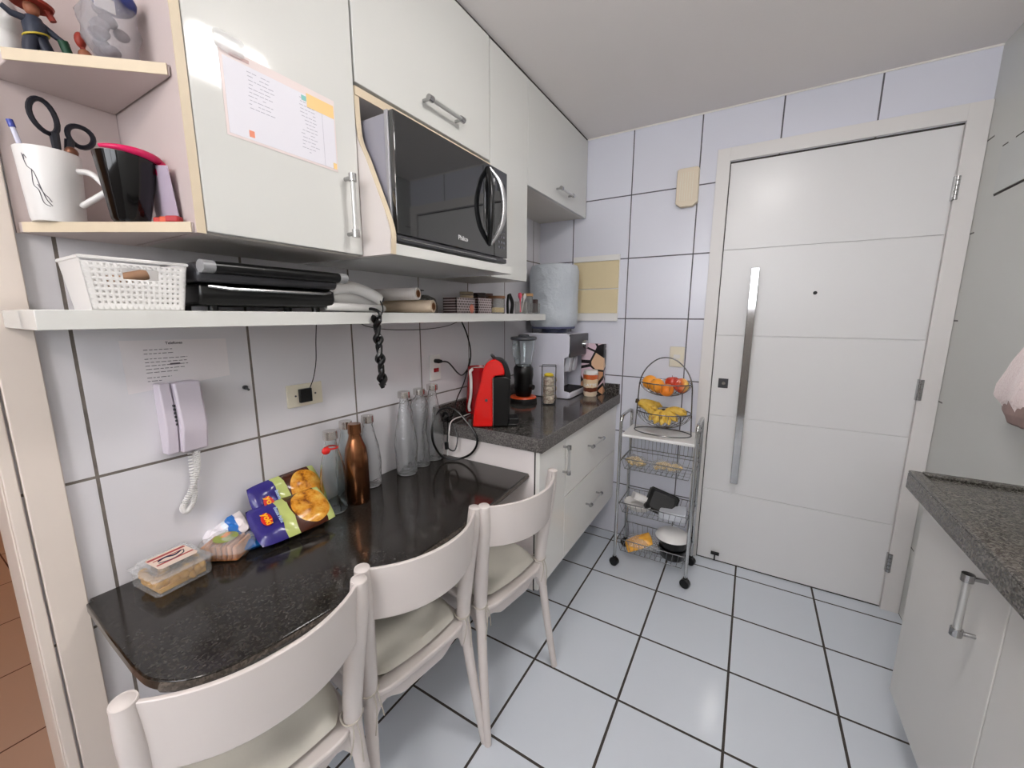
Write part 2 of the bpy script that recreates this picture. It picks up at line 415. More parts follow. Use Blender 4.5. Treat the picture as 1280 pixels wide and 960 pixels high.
# planner sheet on the door
pl = Thing('planner_sheet', 'pink-bordered planner sheet with handwriting and an orange corner on cabinet door', 'paper', (.3005, .58, 1.78))
def sheet(y0, y1, z0, z1, x, m, name, th=.0004, sh=0):
    return pl.add(name, MB().prism([(y0, z0+sh*(y0-.46)), (y1, z0+sh*(y1-.46)), (y1, z1+sh*(y1-.46)), (y0, z1+sh*(y0-.46))], x, x+th, 'x'), m, world=True, smooth=0)
M_pink = flat('pale_pink', (230, 216, 214), .5); M_yel = flat('planner_yellow', (240, 204, 140), .5); M_teal = flat('teal_ink', (130, 190, 184), .6)
M_salmon = flat('salmon_ink', (235, 150, 120), .6); M_lav = flat('planner_white', (226, 224, 232), .5)
sheet(.459, .700, 1.706, 1.862, .3005, M_pink, 'border')
sheet(.464, .697, 1.711, 1.845, .3009, M_lav, 'page')
sheet(.630, .697, 1.822, 1.850, .3013, M_yel, 'orange_corner'); sheet(.618, .629, 1.832, 1.842, .3013, M_teal, 'teal_mark')
sheet(.500, .510, 1.716, 1.728, .3013, M_salmon, 'round_mark'); sheet(.688, .697, 1.711, 1.724, .3013, M_yel, 'yellow_mark')
sheet(.476, .512, 1.850, 1.856, .3013, flat('grey_pink', (205, 175, 172), .6), 'heading_bar')
M_pale = flat('faded_ink', (178, 176, 188), .6)
r_ = random.Random(3)
for (a, b, n_) in ((.505, .56, 5), (.612, .655, 4)):
    pr_ = MB()
    for i in range(16):
        z = 1.835-i*.0072
        if i > 9 and a < .6: continue
        y = a+r_.uniform(0, .004)
        for k in range(n_):
            w = r_.uniform(.004, .011)
            if y+w < b and r_.random() > .2: pr_.box(.3013, .3015, y, y+w, z, z+.0012)
            y += w+.002
    pl.add('handwriting', pr_, M_pale, world=True, smooth=0)
pl.add('fold_line', MB().box(.3013, .3015, .666, .6665, 1.712, 1.822), M_pale, world=True, smooth=0)
# clear tape crumpled at planner's top-left corner
tp = MB().pillow(.055, .035, .004, seed=4, amp=.002, n=10, m=6)
single('clear_tape', tp, M_film, 'crumpled clear tape at the upper left of the planner sheet', 'tape', (.3025, .478, 1.868), (PI/2, 0, PI/2))
# ------------------------------------------------------------------ long shelf
single('floating_shelf', MB().prism([(.017, .18), (.25, .18), (.25, 1.955), (.0, 1.955), (.0, .217), (.017, .217)], 1.340, 1.372), M_white, 'long narrow white wall shelf under the wall cabinets carrying small items', 'shelf', bev=.001)
SZ = 1.3725
# ------------------------------------------------------------------ microwave
mw = Thing('microwave_oven', 'dark mirror-front microwave oven with lens-shaped handle in the cabinet bay', 'microwave', (.2, 1.05, 1.545))
mw.add('shell', MB().box(.05, .372, .790, 1.318, 1.556, 1.858), M_mwside, .004, world=True)
mw.add('front_rim', MB().box(.372, .384, .786, 1.322, 1.552, 1.862), flat('rim_silver', (168, 168, 172), .35, metal=.4), .002, world=True)
mdoor = mw.add('oven_door', MB().box(.384, .400, .790, 1.236, 1.570, 1.860), M_mwglass, .002, world=True)
mw.add('control_panel', MB().box(.384, .400, 1.238, 1.322, 1.570, 1.860), M_mwglass, .002, world=True)
mw.add('bottom_strip', MB().box(.384, .398, .790, 1.322, 1.552, 1.568), M_dkgrey, .003, world=True)
mw.add('strip_line', MB().box(.398, .3995, .80, 1.25, 1.558, 1.5605), M_steel, world=True)
for x in (.09, .34):
    for y in (.83, 1.28): mw.add('foot', MB().cyl((x, y, 1.545), (x, y, 1.5565), .012), M_black, world=True)
la = catmull([(.400, 1.200, 1.845), (.420, 1.183, 1.80), (.430, 1.176, 1.730), (.422, 1.184, 1.66), (.400, 1.205, 1.605)], 6)
ra = catmull([(.402, 1.206, 1.847), (.428, 1.232, 1.80), (.437, 1.242, 1.730), (.428, 1.234, 1.66), (.402, 1.210, 1.603)], 6)
hh = mw.add('handle', MB().tube(la, .008, 10), M_black, world=True, parent=mdoor)
hh2 = mw.add('handle_trim', MB().tube(ra, [.006+.004*math.sin(PI*i/(len(ra)-1)) for i in range(len(ra))], 10), flat('handle_silver', (170, 170, 172), .2, metal=.8), world=True, parent=mdoor)
lg = text_mesh('logo', 'Philco', .020, T(.4002, 1.06, 1.594) @ FX, flat('logo_white', (225, 225, 225), .5)); lg.data.transform(mw.M.inverted()); lg.parent = mw.o
bt = MB()
for i in range(4):
    for j in range(3): bt.box(.4, .4006, 1.262+j*.016, 1.272+j*.016, 1.60+i*.018, 1.608+i*.018)
mw.add('keypad', bt, flat('keypad_grey', (85, 85, 92), .4), world=True)
mw.add('display', MB().box(.4, .4006, 1.258, 1.306, 1.79, 1.82), flat('display', (28, 30, 34), .1), world=True)
# ------------------------------------------------------------------ base cabinet, counter, breakfast counter
M_base_lit = flat('laminate_base_lit', (240, 238, 233), .12, bump=(6, .02, .002))  # white laminate painted brighter to imitate light on the doors and drawers
bc = Thing('base_cabinet', 'white floating base cabinet with one door and two drawers', 'cabinet', (.27, 1.85, .24))
bc.add('body', MB().box(.003, .516, 1.36, 2.371, .243, .844), M_under, world=True)
bc.add('side_panel', MB().box(.0, .512, 1.342, 1.3595, .240, .844), flat('laminate_side_lit', (244, 236, 234), .3), .001, world=True)  # side panel colour whitened to stand in for direct light
bc.add('side_edge', MB().box(.512, .5165, 1.342, 1.3595, .240, .844), M_shade_joint, world=True)
dr = bc.add('cabinet_door', MB().box(.517, .535, 1.343, 1.600, .246, .842), M_base_lit, .0015, world=True)
bar_handle(bc, (.535, 1.572, .685), (.535, 1.572, .80), (1, 0, 0), dr)
dr = bc.add('drawer', MB().box(.517, .535, 1.604, 2.368, .556, .842), M_base_lit, .0015, world=True)
bar_handle(bc, (.535, 1.885, .715), (.535, 2.045, .715), (1, 0, 0), dr)
dr = bc.add('drawer', MB().box(.517, .535, 1.604, 2.368, .246, .551), M_base_lit, .0015, world=True)
bar_handle(bc, (.535, 1.885, .40), (.535, 2.045, .40), (1, 0, 0), dr)
ct = Thing('granite_worktop', 'grey speckled granite worktop carrying the coffee machine and water dispenser', 'worktop', (.27, 1.85, .845))
ct.add('slab', MB().box(0, .548, 1.332, YD-.001, .846, .900), M_gran_c, .002, world=True)
ct.add('front_lip', MB().box(.548, .552, 1.330, YD-.001, .845, .901).box(0, .552, 1.328, 1.332, .845, .901), M_gran_e, world=True)
ct.add('backsplash', MB().box(0, .02, 1.332, YD-.021, .900, .962).box(0, .548, YD-.021, YD-.001, .900, .962), M_gran_c, .001, world=True)
tb = [(.001, .219), (.06, .214), (.18, .205), (.30, .203), (.36, .208), (.41, .232), (.445, .275), (.467, .344), (.480, .44), (.487, .53), (.496, .62), (.506, .74), (.509, .97), (.503, 1.15), (.490, 1.337), (.001, 1.337)]
edge = catmull([Vector((x, y, 0)) for x, y in tb[3:15]], 5)
poly = [(.017, .219), (.017, .210)]+tb[2:3]+[(p.x, p.y) for p in edge]+[tb[15], (.001, .219)]
tbl = Thing('breakfast_counter', 'long dark granite breakfast counter on the left wall behind three chairs', 'counter', (.25, .78, .727))
tbl.add('slab', MB().prism(poly, .728, .750), M_gran_t, .003, world=True)
lip = MB().tube([Vector((p.x-.0075, p.y, .7385)) for p in edge[8:]], .0105, 8)
tbl.add('rough_lip', lip, granite('granite_lip', (44, 38, 32), (84, 76, 68), (120, 110, 100), .5), world=True)
tbl.add('bracket', MB().box(.0, .36, .50, .53, .70, .727).box(0, .02, .50, .53, .45, .70), M_under, world=True)
tbl.add('bracket', MB().box(.0, .36, 1.05, 1.08, .70, .727).box(0, .02, 1.05, 1.08, .45, .70), M_under, world=True)
TZ = .7505
# right hand side counter
rb = Thing('base_cabinet', 'white base cabinet under the granite sink worktop at the right edge', 'cabinet', (1.8, .8, .2))
rb.add('body', MB().box(1.702, XR-.001, -.6, 1.60, .173, .844), M_under, world=True)
for a, b, hy in ((1.127, 1.60, 1.215), (.60, 1.122, None), (.07, .595, .52)):
    dr = rb.add('cabinet_door', MB().box(1.682, 1.700, a, b, .175, .842), flat('laminate_right', (216, 214, 210), .25), .0015, world=True)
    if hy: bar_handle(rb, (1.682, hy, .665), (1.682, hy, .80), (-1, 0, 0), dr, r=.007, off=.030)
rt = Thing('granite_worktop', 'grey-green granite sink worktop at the right edge of the photo', 'worktop', (1.77, .8, .845))
rt.add('slab', MB().box(1.646, XR-.001, -.6, 1.64, .846, .894), M_gran_r, .002, world=True)
rt.add('raised_rim', MB().box(1.646, 1.676, -.6, 1.64, .894, .902).box(1.676, XR-.001, 1.618, 1.64, .894, .904), M_gran_r, .003, world=True)
# recessed panel outline on the right wall
wp = Thing('access_panel', 'square access panel outlined in dark joint on the right wall', 'panel', (XR, 2.1, 1.87))
wp.add('joint', MB().box(XR-.0015, XR, 1.94, 2.22, 1.79, 1.797).box(XR-.0015, XR, 2.19, 2.224, 1.955, 1.960).box(XR-.001, XR, 2.222, 2.2245, 1.795, 1.958).box(XR-.0015, XR, 1.94, 2.14, 1.955, 1.960), M_shade_joint, world=True)
wp.add('panel', MB().box(XR-.003, XR, 1.94, 2.220, 1.798, 1.954), flat('panel_paint', (198, 200, 198), .4), world=True)
# ------------------------------------------------------------------ chairs
M_cush = flat('cushion_cloth', (212, 208, 197), .5, vary=-.12, bump=(25, .3, .004)); M_string = flat('cotton_string', (190, 182, 170), .8)
def make_chair(cx, cy, rz, label):
    c = Thing('dining_chair', label, 'chair', (cx, cy, 0), rz, 'white chairs along the breakfast counter')
    HW = .180
    for s in (-1, 1):
        pts = [(0, s*HW, .815), (-.006, s*(HW-.003), .735), (-.026, s*(HW-.012), .59), (-.036, s*(HW-.018), .47), (-.032, s*(HW-.015), .40), (-.010, s*(HW-.002), .20), (.018, s*(HW+.012), .0)]
        c.add('back_post', MB().tube(catmull(pts, 5), [.0165+(.006*math.sin(PI*min(1, i/20.))) if i < 20 else .0165-.005*(i-20)/11. for i in range(31)], 16), M_chair)
        c.add('post_cap', MB().lathe([(0, .817), (.012, .817), (.0172, .813), (.0172, .807), (0, .807)], (0, s*HW, 0), 20), M_chair)
        fp = [(-.40, s*.165, .43), (-.405, s*.168, .25), (-.415, s*.175, .0)]
        c.add('front_leg', MB().tube(catmull(fp, 5), [.018-.006*i/10 for i in range(11)], 12), M_chair)
    # bowed back panel
    n = 28; b = MB(); rows = []
    for i in range(n+1):
        v = -1+2*i/n; y = v*(HW-.002); bow = .072*(1-abs(v)**2.2)
        zt = .811; zb = .672+.004*v*v
        rec = -.014
        rows.append([b.bm.verts.new(q) for q in ((bow-.005, y, zt), (bow+.005, y, zt), (bow+.005+rec*.9, y, zb), (bow-.005+rec*.9, y, zb))])
    for p, q in zip(rows, rows[1:]):
        for k in range(4): b.bm.faces.new((p[k], p[(k+1) % 4], q[(k+1) % 4], q[k]))
    b.bm.faces.new(rows[0][::-1]); b.bm.faces.new(rows[-1])
    c.add('backrest', b, M_chair, .002)
    # seat shell, slightly dished, with arched skirt
    def sp(u, v):
        x = -.215+u*.205; y = v*(.178-.012*(1-u)/2); return x, y
    s_ = MB(); pol = []
    for k in range(40):
        a = 2*PI*k/40; cu_ = math.copysign(abs(math.cos(a))**.35, math.cos(a)); sv = math.copysign(abs(math.sin(a))**.35, math.sin(a)); pol.append(sp(cu_, sv))
    s_.prism(pol, .432, .447); c.add('seat', s_, M_chair, .004)
    def skirt(a, b, arch=.045):
        a = Vector(a); b = Vector(b); m = 24; g = MB(); L = (b-a).length; nn = Vector((-(b-a).y, (b-a).x, 0)).normalized()*.006; R = []
        for i in range(m+1):
            w = i/m; e = min(w, 1-w)*L
            q_ = max(0, min(1, (e-.035)/.06)); dz = .032+.026*q_*q_*(3-2*q_)+.06*max(0, 1-e/.035)**2
            p = a+(b-a)*w
            R.append([g.bm.verts.new(q) for q in ((p+nn)+Vector((0, 0, .436)), (p-nn)+Vector((0, 0, .436)), (p-nn)+Vector((0, 0, .436-dz)), (p+nn)+Vector((0, 0, .436-dz)))])
        for p, q in zip(R, R[1:]):
            for k in range(4): g.bm.faces.new((p[k], p[(k+1) % 4], q[(k+1) % 4], q[k]))
        g.bm.faces.new(R[0][::-1]); g.bm.faces.new(R[-1]); return g
    c.add('seat_rail', skirt((-.036, -.158, 0), (-.036, .158, 0)), M_chair)
    c.add('seat_rail', skirt((-.40, -.16, 0), (-.40, .16, 0)), M_chair)
    for s in (-1, 1): c.add('seat_rail', skirt((-.045, s*.163, 0), (-.395, s*.165, 0)), M_chair)
    cq = MB().pillow(.37, .325, .040, (-.212, 0, .4475), seed=int(cy*100), amp=.003, n=26, m=22, ex=.3)
    cu2 = c.add('cushion', cq, M_cush)
    for s in (-1, 1):
        kn = MB(); p = Vector((-.040, s*.161, .462))
        kn.tube([p+Vector((.024*math.cos(a), .024*math.sin(a), .004*math.sin(2*a))) for a in [2*PI*k/16 for k in range(16)]], .0022, 6, closed=True)
        kn.tube(catmull([p+Vector((.022, -s*.01, 0)), p+Vector((.030, -s*.012, -.03)), p+Vector((.026, -s*.022, -.08))], 5), .0016, 6)
        kn.tube(catmull([p+Vector((.022, 0, 0)), p+Vector((.034, s*.002, -.04)), p+Vector((.030, s*.006, -.11))], 5), .0016, 6)
        c.add('tie_string', kn, M_string, parent=cu2)
    return c
make_chair(.498, .333, math.radians(-10.4), 'white resin chair nearest the camera, its curved back cut by the photo edge')
make_chair(.5275, .7175, math.radians(-7.2), 'white resin chair standing between two others at the breakfast counter')
make_chair(.5955, 1.096, math.radians(-8.6), 'white resin chair beside the base cabinet, farthest of the row')
# ------------------------------------------------------------------ wall things: note sheet, intercom, sockets
nt = Thing('note_sheet', 'printed telephone list in a plastic sleeve taped to the tiles', 'paper', (0, .44, 1.24))
nt.add('paper', MB().prism([(.337, 1.186), (.545, 1.205), (.545, 1.303), (.335, 1.307)], .0006, .001, 'x'), flat('sleeve_paper', (232, 226, 228), .35), world=True, smooth=0)
lg = text_mesh('heading', 'Telefones', .0085, T(.0011, .433, 1.295) @ FX, M_ink, bold=.0002); lg.data.transform(nt.M.inverted()); lg.parent = nt.o
pr_ = MB()
for i, (z, ye) in enumerate(((1.283, .428), (1.274, .430), (1.262, .456), (1.254, .456), (1.246, .456), (1.238, .448), (1.230, .436), (1.218, .42), (1.210, .40))):
    y = .374
    while y < ye:
        w = r_.uniform(.004, .012); pr_.box(.0011, .0013, y, min(y+w, ye), z, z+.0014); y += w+.0025
pr_.box(.0011, .0014, .420, .440, 1.2455, 1.2495)
nt.add('printed_lines', pr_, M_ink, world=True, smooth=0)
ic = Thing('intercom_phone', 'white wall intercom phone with coiled cord below the telephone list', 'phone', (0, .42, 1.03))
prf = [(.0, 1.205), (.045, 1.207), (.052, 1.16), (.060, 1.10), (.055, 1.08), (.046, 1.035), (.0, 1.032)]
M_ic = flat('intercom_plastic', (212, 203, 214), .35)
ic.add('cradle', MB().prism([(x*.75, z) for x, z in prf], .381, .404, 'y'), M_ic, .003, world=True)
ic.add('handset', MB().prism([(x, z) for x, z in prf], .4055, .460, 'y'), M_ic, .005, world=True)
gr = MB()
for k in range(6): gr.box(.040, .0445, .400, .404, 1.105+k*.009, 1.110+k*.009)
ic.add('speaker_slots', gr, M_dkgrey, world=True)
def coil(path, R, r, turns, n=7):
    P = catmull(path, 12); N = len(P); out = []
    for i in range(turns*10+1):
        f = i/(turns*10)*(N-1); k = min(int(f), N-2); w = f-k
        c = P[k].lerp(P[k+1], w); t = (P[k+1]-P[k]).normalized()
        a = Vector((1, 0, 0)); a = (a-t*a.dot(t)).normalized(); b_ = t.cross(a); an = 2*PI*i/10
        out.append(c+(a*math.cos(an)+b_*math.sin(an))*R)
    return MB().tube(out, r, 6)
ic.add('coiled_cord', coil([(.035, .437, 1.03), (.022, .437, .98), (.022, .420, .93), (.020, .398, .892), (.022, .405, .880), (.022, .422, .905), (.018, .428, .96), (.02, .430, 1.032)], .0055, .0018, 64), M_wplast, world=True)
s1 = Thing('socket_plate', 'cream socket plate on the left tiles with black adapter plugged in', 'socket', (0, .748, 1.118))
s1.add('plate', MB().box(0, .006, .690, .806, 1.082, 1.152), M_cream, .002, world=True)
for y in (.716, .781): s1.add('screw', MB().cyl((.005, y, 1.117), (.0072, y, 1.117), .003, n=10), M_dkgrey, world=True)
ad = Thing('power_adapter', 'small black adapter with thin cord rising to the shelf', 'adapter', (.006, .749, 1.118))
ad.add('adapter_body', MB().box(.0072, .018, .724, .764, 1.095, 1.138), M_black, .002, world=True)
ad.add('cord', MB().tube(catmull([(.014, .760, 1.138), (.014, .775, 1.17), (.010, .790, 1.22), (.010, .795, 1.28), (.008, .803, 1.3395)], 8), .0014, 6), M_black, world=True)
s2 = Thing('socket_plate', 'white socket plate with red switch beside the glass bottles', 'socket', (0, 1.355, 1.137))
s2.add('plate', MB().box(0, .008, 1.322, 1.388, 1.080, 1.192), M_wplast, .002, world=True)
s2.add('red_switch', MB().box(.008, .012, 1.342, 1.372, 1.116, 1.134), M_dkred, .001, world=True)
pg = Thing('appliance_cable', 'black plug and cord in the white socket plate, going up to the shelf', 'cord', (.008, 1.35, 1.165))
pg.add('plug', MB().tube([(.0085, 1.352, 1.166), (.030, 1.352, 1.166), (.040, 1.362, 1.165)], [.009, .010, .006], 12), M_black, world=True)
pg.add('cord', MB().tube(catmull([(.038, 1.36, 1.165), (.045, 1.40, 1.155), (.040, 1.47, 1.10), (.03, 1.52, 1.085), (.03, 1.57, 1.12), (.03, 1.585, 1.19), (.03, 1.56, 1.27), (.02, 1.53, 1.339)], 8), .0035, 8), M_black, world=True)
pg.add('lower_cord', MB().tube(catmull([(.034, 1.575, 1.16), (.03, 1.53, 1.05), (.04, 1.46, .98), (.055, 1.42, .925), (.06, 1.40, .906)], 8), .0028, 8), M_black, world=True)
single('thin_wire', MB().tube(catmull([(.006, .965, 1.3395), (.006, 1.0, 1.325), (.006, 1.08, 1.312), (.006, 1.20, 1.306), (.006, 1.33, 1.307), (.006, 1.45, 1.318), (.006, 1.53, 1.338)], 8), .0014, 6), M_black, 'thin black wire sagging along the tiles just under the shelf', 'wire')
single('screw_hook', MB().cyl((0, .578, 1.166), (.008, .578, 1.166), .006, n=12).cyl((.006, .578, 1.166), (.018, .580, 1.160), .003, n=8), M_dkgrey, 'tiny metal screw hook in the joint between phone and socket', 'hook')
# switch and chime box on the door wall
sw = Thing('light_switch', 'cream light switch plate left of the door frame behind the fruit stand', 'switch', (.855, YD, 1.14))
sw.add('plate', MB().box(.817, .892, YD-.008, YD, 1.086, 1.197), M_cream, .002, world=True)
sw.add('rocker', MB().box(.838, .871, YD-.012, YD-.008, 1.132, 1.154), M_wplast, .001, world=True)
ch = Thing('chime_box', 'beige ribbed door chime box high on the wall left of the door', 'doorbell', (.85, YD, 2.0))
ch.add('cover', MB().prism([(.797, 2.095), (.81, 2.102), (.89, 2.102), (.90, 2.095), (.902, 1.935), (.88, 1.917), (.82, 1.917), (.797, 1.935)], YD-.035, YD, 'y'), M_beige, .003, world=True)
rb_ = MB()
for k in range(6): rb_.box(.815+k*.0115, .818+k*.0115, YD-.0365, YD-.035, 1.945, 2.08)
ch.add('ribs', rb_, M_cream, world=True)
vt = Thing('vent_cover', 'yellowed two-pane vent cover on the tiles right of the water jug', 'vent', (.38, YD, 1.33))
vt.add('frame', MB().box(.235, .515, YD-.018, YD, 1.678, 1.709).box(.235, .515, YD-.018, YD, 1.333, 1.378).box(.235, .515, YD-.007, YD, 1.378, 1.678), M_wplast, .001, world=True)
M_ypane = flat('yellowed_pane', (220, 204, 166), .4, vary=.03)
vt.add('pane', MB().box(.236, .512, YD-.014, YD-.007, 1.522, 1.677), M_ypane, .001, world=True)
vt.add('pane', MB().box(.236, .512, YD-.014, YD-.007, 1.379, 1.516), M_ypane, .001, world=True)
# ------------------------------------------------------------------ items on the breakfast counter
M_cap = flat('bottle_cap_steel', (206, 203, 200), .22, metal=1)
def bottle(loc, prof, capz, capr, label, mat, capm, h, group='glass water bottles on the breakfast counter', neck=None):
    b = Thing('water_bottle', label, 'bottle', loc, group=group)
    if mat is M_glass or mat is M_bglass:
        inner = [(max(r-.0025, 0), max(z, .006)) for r, z in prof][::-1]
        inner[-1] = (0, .006)
        b.add('glass_body', MB().lathe([(0, 0)]+prof+inner, n=36), mat)
    else: b.add('body', MB().lathe([(0, 0)]+prof+[(0, prof[-1][1])], n=36), mat)
    b.add('cap', MB().lathe([(0, capz), (capr, capz), (capr, capz+h*.6), (capr*.96, capz+h), (0, capz+h)], n=28), capm, .001)
    return b
M_bglass = NT('rippled_glass'); M_bglass.color((.96, .97, .98, 1)); M_bglass.set(Roughness=.03, IOR=1.40); M_bglass.b.inputs['Transmission Weight'].default_value = .95
M_bglass.bump(M_bglass.noise(38, 3), .9, .006); M_bglass = M_bglass.m
M_copper = flat('copper_lacquer', (138, 92, 62), .2, metal=.95)
tall = [(.036, 0), (.040, .006), (.041, .05), (.045, .11), (.040, .16), (.030, .22), (.020, .275), (.0165, .295), (.0165, .305)]
bott = [(.033, 0), (.0375, .006), (.0385, .05), (.041, .09), (.034, .15), (.021, .205), (.017, .225), (.0175, .236)]
copp = [(.034, 0), (.037, .004), (.037, .15), (.033, .185), (.022, .215), (.019, .228), (.019, .235)]
hour = [(.033, 0), (.036, .006), (.034, .08), (.024, .14), (.031, .20), (.037, .255), (.031, .275), (.017, .29), (.0165, .30)]
bottle((.105, .755, TZ), bott, .236, .0215, 'clear glass bottle with red tag at its neck, left of the copper bottle', M_glass, M_cap, .026)
tg = MB().ball((.113, .733, TZ+.205), (.010, .014, .012))
tg.tube([(.105+.019*math.cos(a), .755+.019*math.sin(a), TZ+.208) for a in [2*PI*k/14 for k in range(14)]], .003, 6, closed=True)
single('bottle_tag', tg, M_red, 'small red rubber tag around the neck of the front glass bottle', 'tag')
bottle((.045, .855, TZ), bott, .236, .0215, 'clear glass bottle standing hidden just behind the copper bottle', M_glass, M_cap, .026)
bottle((.115, .836, TZ), copp, .235, .021, 'copper-coloured metal bottle between clear glass bottles', M_copper, M_copper, .032, group=None)
bottle((.045, .945, TZ), bott, .236, .0215, 'clear glass bottle close to the wall, right of the copper bottle', M_bglass, M_cap, .026)
bottle((.075, 1.095, TZ), tall, .303, .0235, 'tall glass bottle, left one of the three by the black cable', M_bglass, M_cap, .024)
bottle((.062, 1.190, TZ), hour, .298, .0235, 'waisted glass bottle in the middle of the three by the cable', M_bglass, M_cap, .024)
bottle((.055, 1.275, TZ), tall, .303, .0235, 'tall glass bottle, right one of three, partly behind the cable', M_bglass, M_cap, .024)
# cookie box
M_cookie = flat('biscuit', (196, 148, 66), .85, vary=.4, bump=(60, .6, .006))
M_film2 = flat('clamshell_film', (225, 225, 225), .12, alpha=.2)
cb = Thing('cookie_box', 'clear plastic clamshell box of yellow biscuits with a label on its lid', 'box', (.078, .345, TZ), math.radians(6))
cb.o.scale = (.92, .92, 1.12)
cb.add('tub', MB().prism([(-.058, -.062), (.050, -.062), (.058, -.052), (.058, .052), (.050, .062), (-.058, .062)], 0, .034), M_film2, .004)
ck = MB(); rr = random.Random(5)
for i in range(70):
    ck.ball((rr.uniform(-.043, .043), rr.uniform(-.047, .047), rr.uniform(.010, .030)), (.011, .012, .007), 10, 6, Euler((rr.uniform(0, 3), rr.uniform(0, 3), 0)).to_matrix())
ck.box(-.044, .044, -.050, .050, .003, .012)
cc = cb.add('biscuits', ck, M_cookie); cc['kind'] = 'stuff'
cb.add('lid', MB().prism([(-.064, -.066), (.056, -.066), (.063, -.056), (.063, .056), (.056, .066), (-.064, .066)], .035, .039).prism([(-.05, -.052), (.046, -.052), (.046, .052), (-.05, .052)], .039, .050), M_film2, .003)
lb = cb.add('lid_label', MB().prism([(-.036, -.036), (-.030, -.042), (.034, -.042), (.040, -.036), (.040, .036), (.034, .042), (-.030, .042), (-.036, .036)], .0502, .0508), flat('label_cream', (226, 205, 190), .6))
RZ90 = Matrix.Rotation(PI/2, 4, 'Z')
cb.add('label_stripes', MB().box(-.028, -.019, -.040, .040, .0508, .0511).box(.014, .020, -.038, .040, .0508, .0511).box(-.012, -.008, -.034, .03, .0508, .0511), flat('label_red', (165, 60, 60), .6), parent=lb)
cb.add('label_emblem', MB().tube(catmull([(.008, -.030, .051), (.016, -.005, .051), (.008, .022, .051), (-.008, .030, .051)], 6), .0012, 6).tube(catmull([(.0, -.028, .051), (-.006, -.010, .051), (.002, .006, .051), (-.006, .024, .051)], 6), .0028, 6, flat=.3), flat('label_navy', (40, 40, 75), .6), parent=lb)
# toast pack in clear film with round green label
tp_ = Thing('toast_pack', 'clear film pack of toasted bread slices with round green label', 'food', (.085, .455, TZ), math.radians(35))
tr = MB()
for i in range(7): tr.box(-.045+i*.013, -.036+i*.013, -.034, .034, .004+.003*(i % 2), .042+.003*(i % 2))
tr.box(-.048, .042, -.030, .030, .002, .01)
tp_.add('bread_slices', tr, flat('toast', (190, 120, 62), .8, vary=.3), .004)
tp_.add('wrapper', MB().pillow(.125, .088, .056, seed=8, amp=.004, crimp=.06), M_film)
tp_.add('round_label', MB().cyl((.004, -.006, .0545), (.004, -.006, .0555), .027, n=28), flat('label_green', (150, 160, 78), .6))
tp_.add('label_mark', MB().box(-.008, .006, -.008, .016, .0555, .0560), flat('label_orange', (235, 140, 40), .6))
# blue and white packs
bp = Thing('snack_packet', 'crumpled white and blue packet leaning between toast pack and chip bags', 'packet', (.038, .475, TZ+.040), rot=(.5, -.5, 1.2))
t = NT('blue_white_wrap'); x = t.xyz(t.gen())
t.color(t.ramp(t.math('ADD', x[0], t.math('MULTIPLY', t.noise(14), .25)), [(0, rgb(238, 232, 238)), (.62, rgb(225, 232, 240)), (.72, rgb(40, 110, 190)), (.93, rgb(225, 215, 215))], True)); t.set(Roughness=.25)
bp.add('wrapper', MB().pillow(.105, .075, .026, (0, 0, -.012), seed=12, amp=.005, crimp=.07), t.m)
bp2 = Thing('snack_packet', 'flat blue packet with pale band tucked beside the toast pack', 'packet', (.09, .520, TZ), math.radians(80))
t = NT('blue_wrap'); x = t.xyz(t.gen())
t.color(t.ramp(x[1], [(0, rgb(28, 96, 168)), (.45, rgb(165, 200, 228)), (.52, rgb(28, 96, 168)), (.9, rgb(200, 40, 60))], True)); t.set(Roughness=.25)
bp2.add('wrapper', MB().pillow(.075, .085, .030, seed=15, amp=.003, crimp=.06), t.m)
# two chip bags
t = NT('chip_bag'); X_ = t.xyz()
rx = t.math('DIVIDE', t.math('SUBTRACT', X_[0], .050), .050); ry = t.math('DIVIDE', X_[1], .060)
rad = t.math('ADD', t.math('MULTIPLY', rx, rx), t.math('MULTIPLY', ry, ry))
chips = t.ramp(t.noise(28, 3, rough=.7), [(.3, rgb(120, 60, 24)), (.45, rgb(214, 140, 40)), (.7, rgb(240, 190, 86))])
wv = t.math('ADD', X_[0], t.math('MULTIPLY', t.noise(20, 2), .02))
base_ = t.ramp(t.math('ADD', t.math('MULTIPLY', wv, 4.0), .5), [(0, rgb(196, 206, 120)), (.05, rgb(52, 44, 122)), (.40, rgb(186, 196, 116)), (.52, rgb(70, 34, 22)), (.85, rgb(196, 208, 128))], True)
t.color(t.mix(t.math('LESS_THAN', rad, 1.0), base_, chips)); t.set(Roughness=.2)
M_chip = t.m
M_yred = flat('logo_yellow', (250, 190, 30), .4); M_lred = flat('logo_red', (214, 40, 30), .4); M_lblue = flat('print_pale_blue', (170, 190, 225), .5)
def chip_bag(loc, rot, label, seed):
    c = Thing('chip_bag', label, 'snack bag', loc, rot=rot, group='chip bags against the wall')
    c.add('wrapper', MB().pillow(.205, .135, .040, (0, 0, 0), seed=seed, amp=.003, n=26, m=14, crimp=.05), M_chip)
    R = T(-.066, .010, .0425) @ Matrix.Rotation(-PI/2, 4, 'Z')
    a = c.add('logo_plate', MB().lathe([(0, .041), (.021, .041), (.021, .0435), (0, .0435)], (-.066, 0, 0), 24, sx=.62), M_lred)
    l2 = text_mesh('logo', 'yoki', .023, T(-.071, 0, .0436) @ Matrix.Rotation(-PI/2, 4, 'Z'), M_yred, bold=.0006); l2.parent = c.o
    l3 = text_mesh('print', 'Batata Palha', .0115, T(-.040, 0, .0430) @ Matrix.Rotation(-PI/2, 4, 'Z'), M_lblue, bold=.0003); l3.parent = c.o
    return c
chip_bag((.108, .612, TZ+.036), (math.radians(30), math.radians(-3), math.radians(80)), 'blue and yellow bag of potato crisps lying in front of its twin', 21)
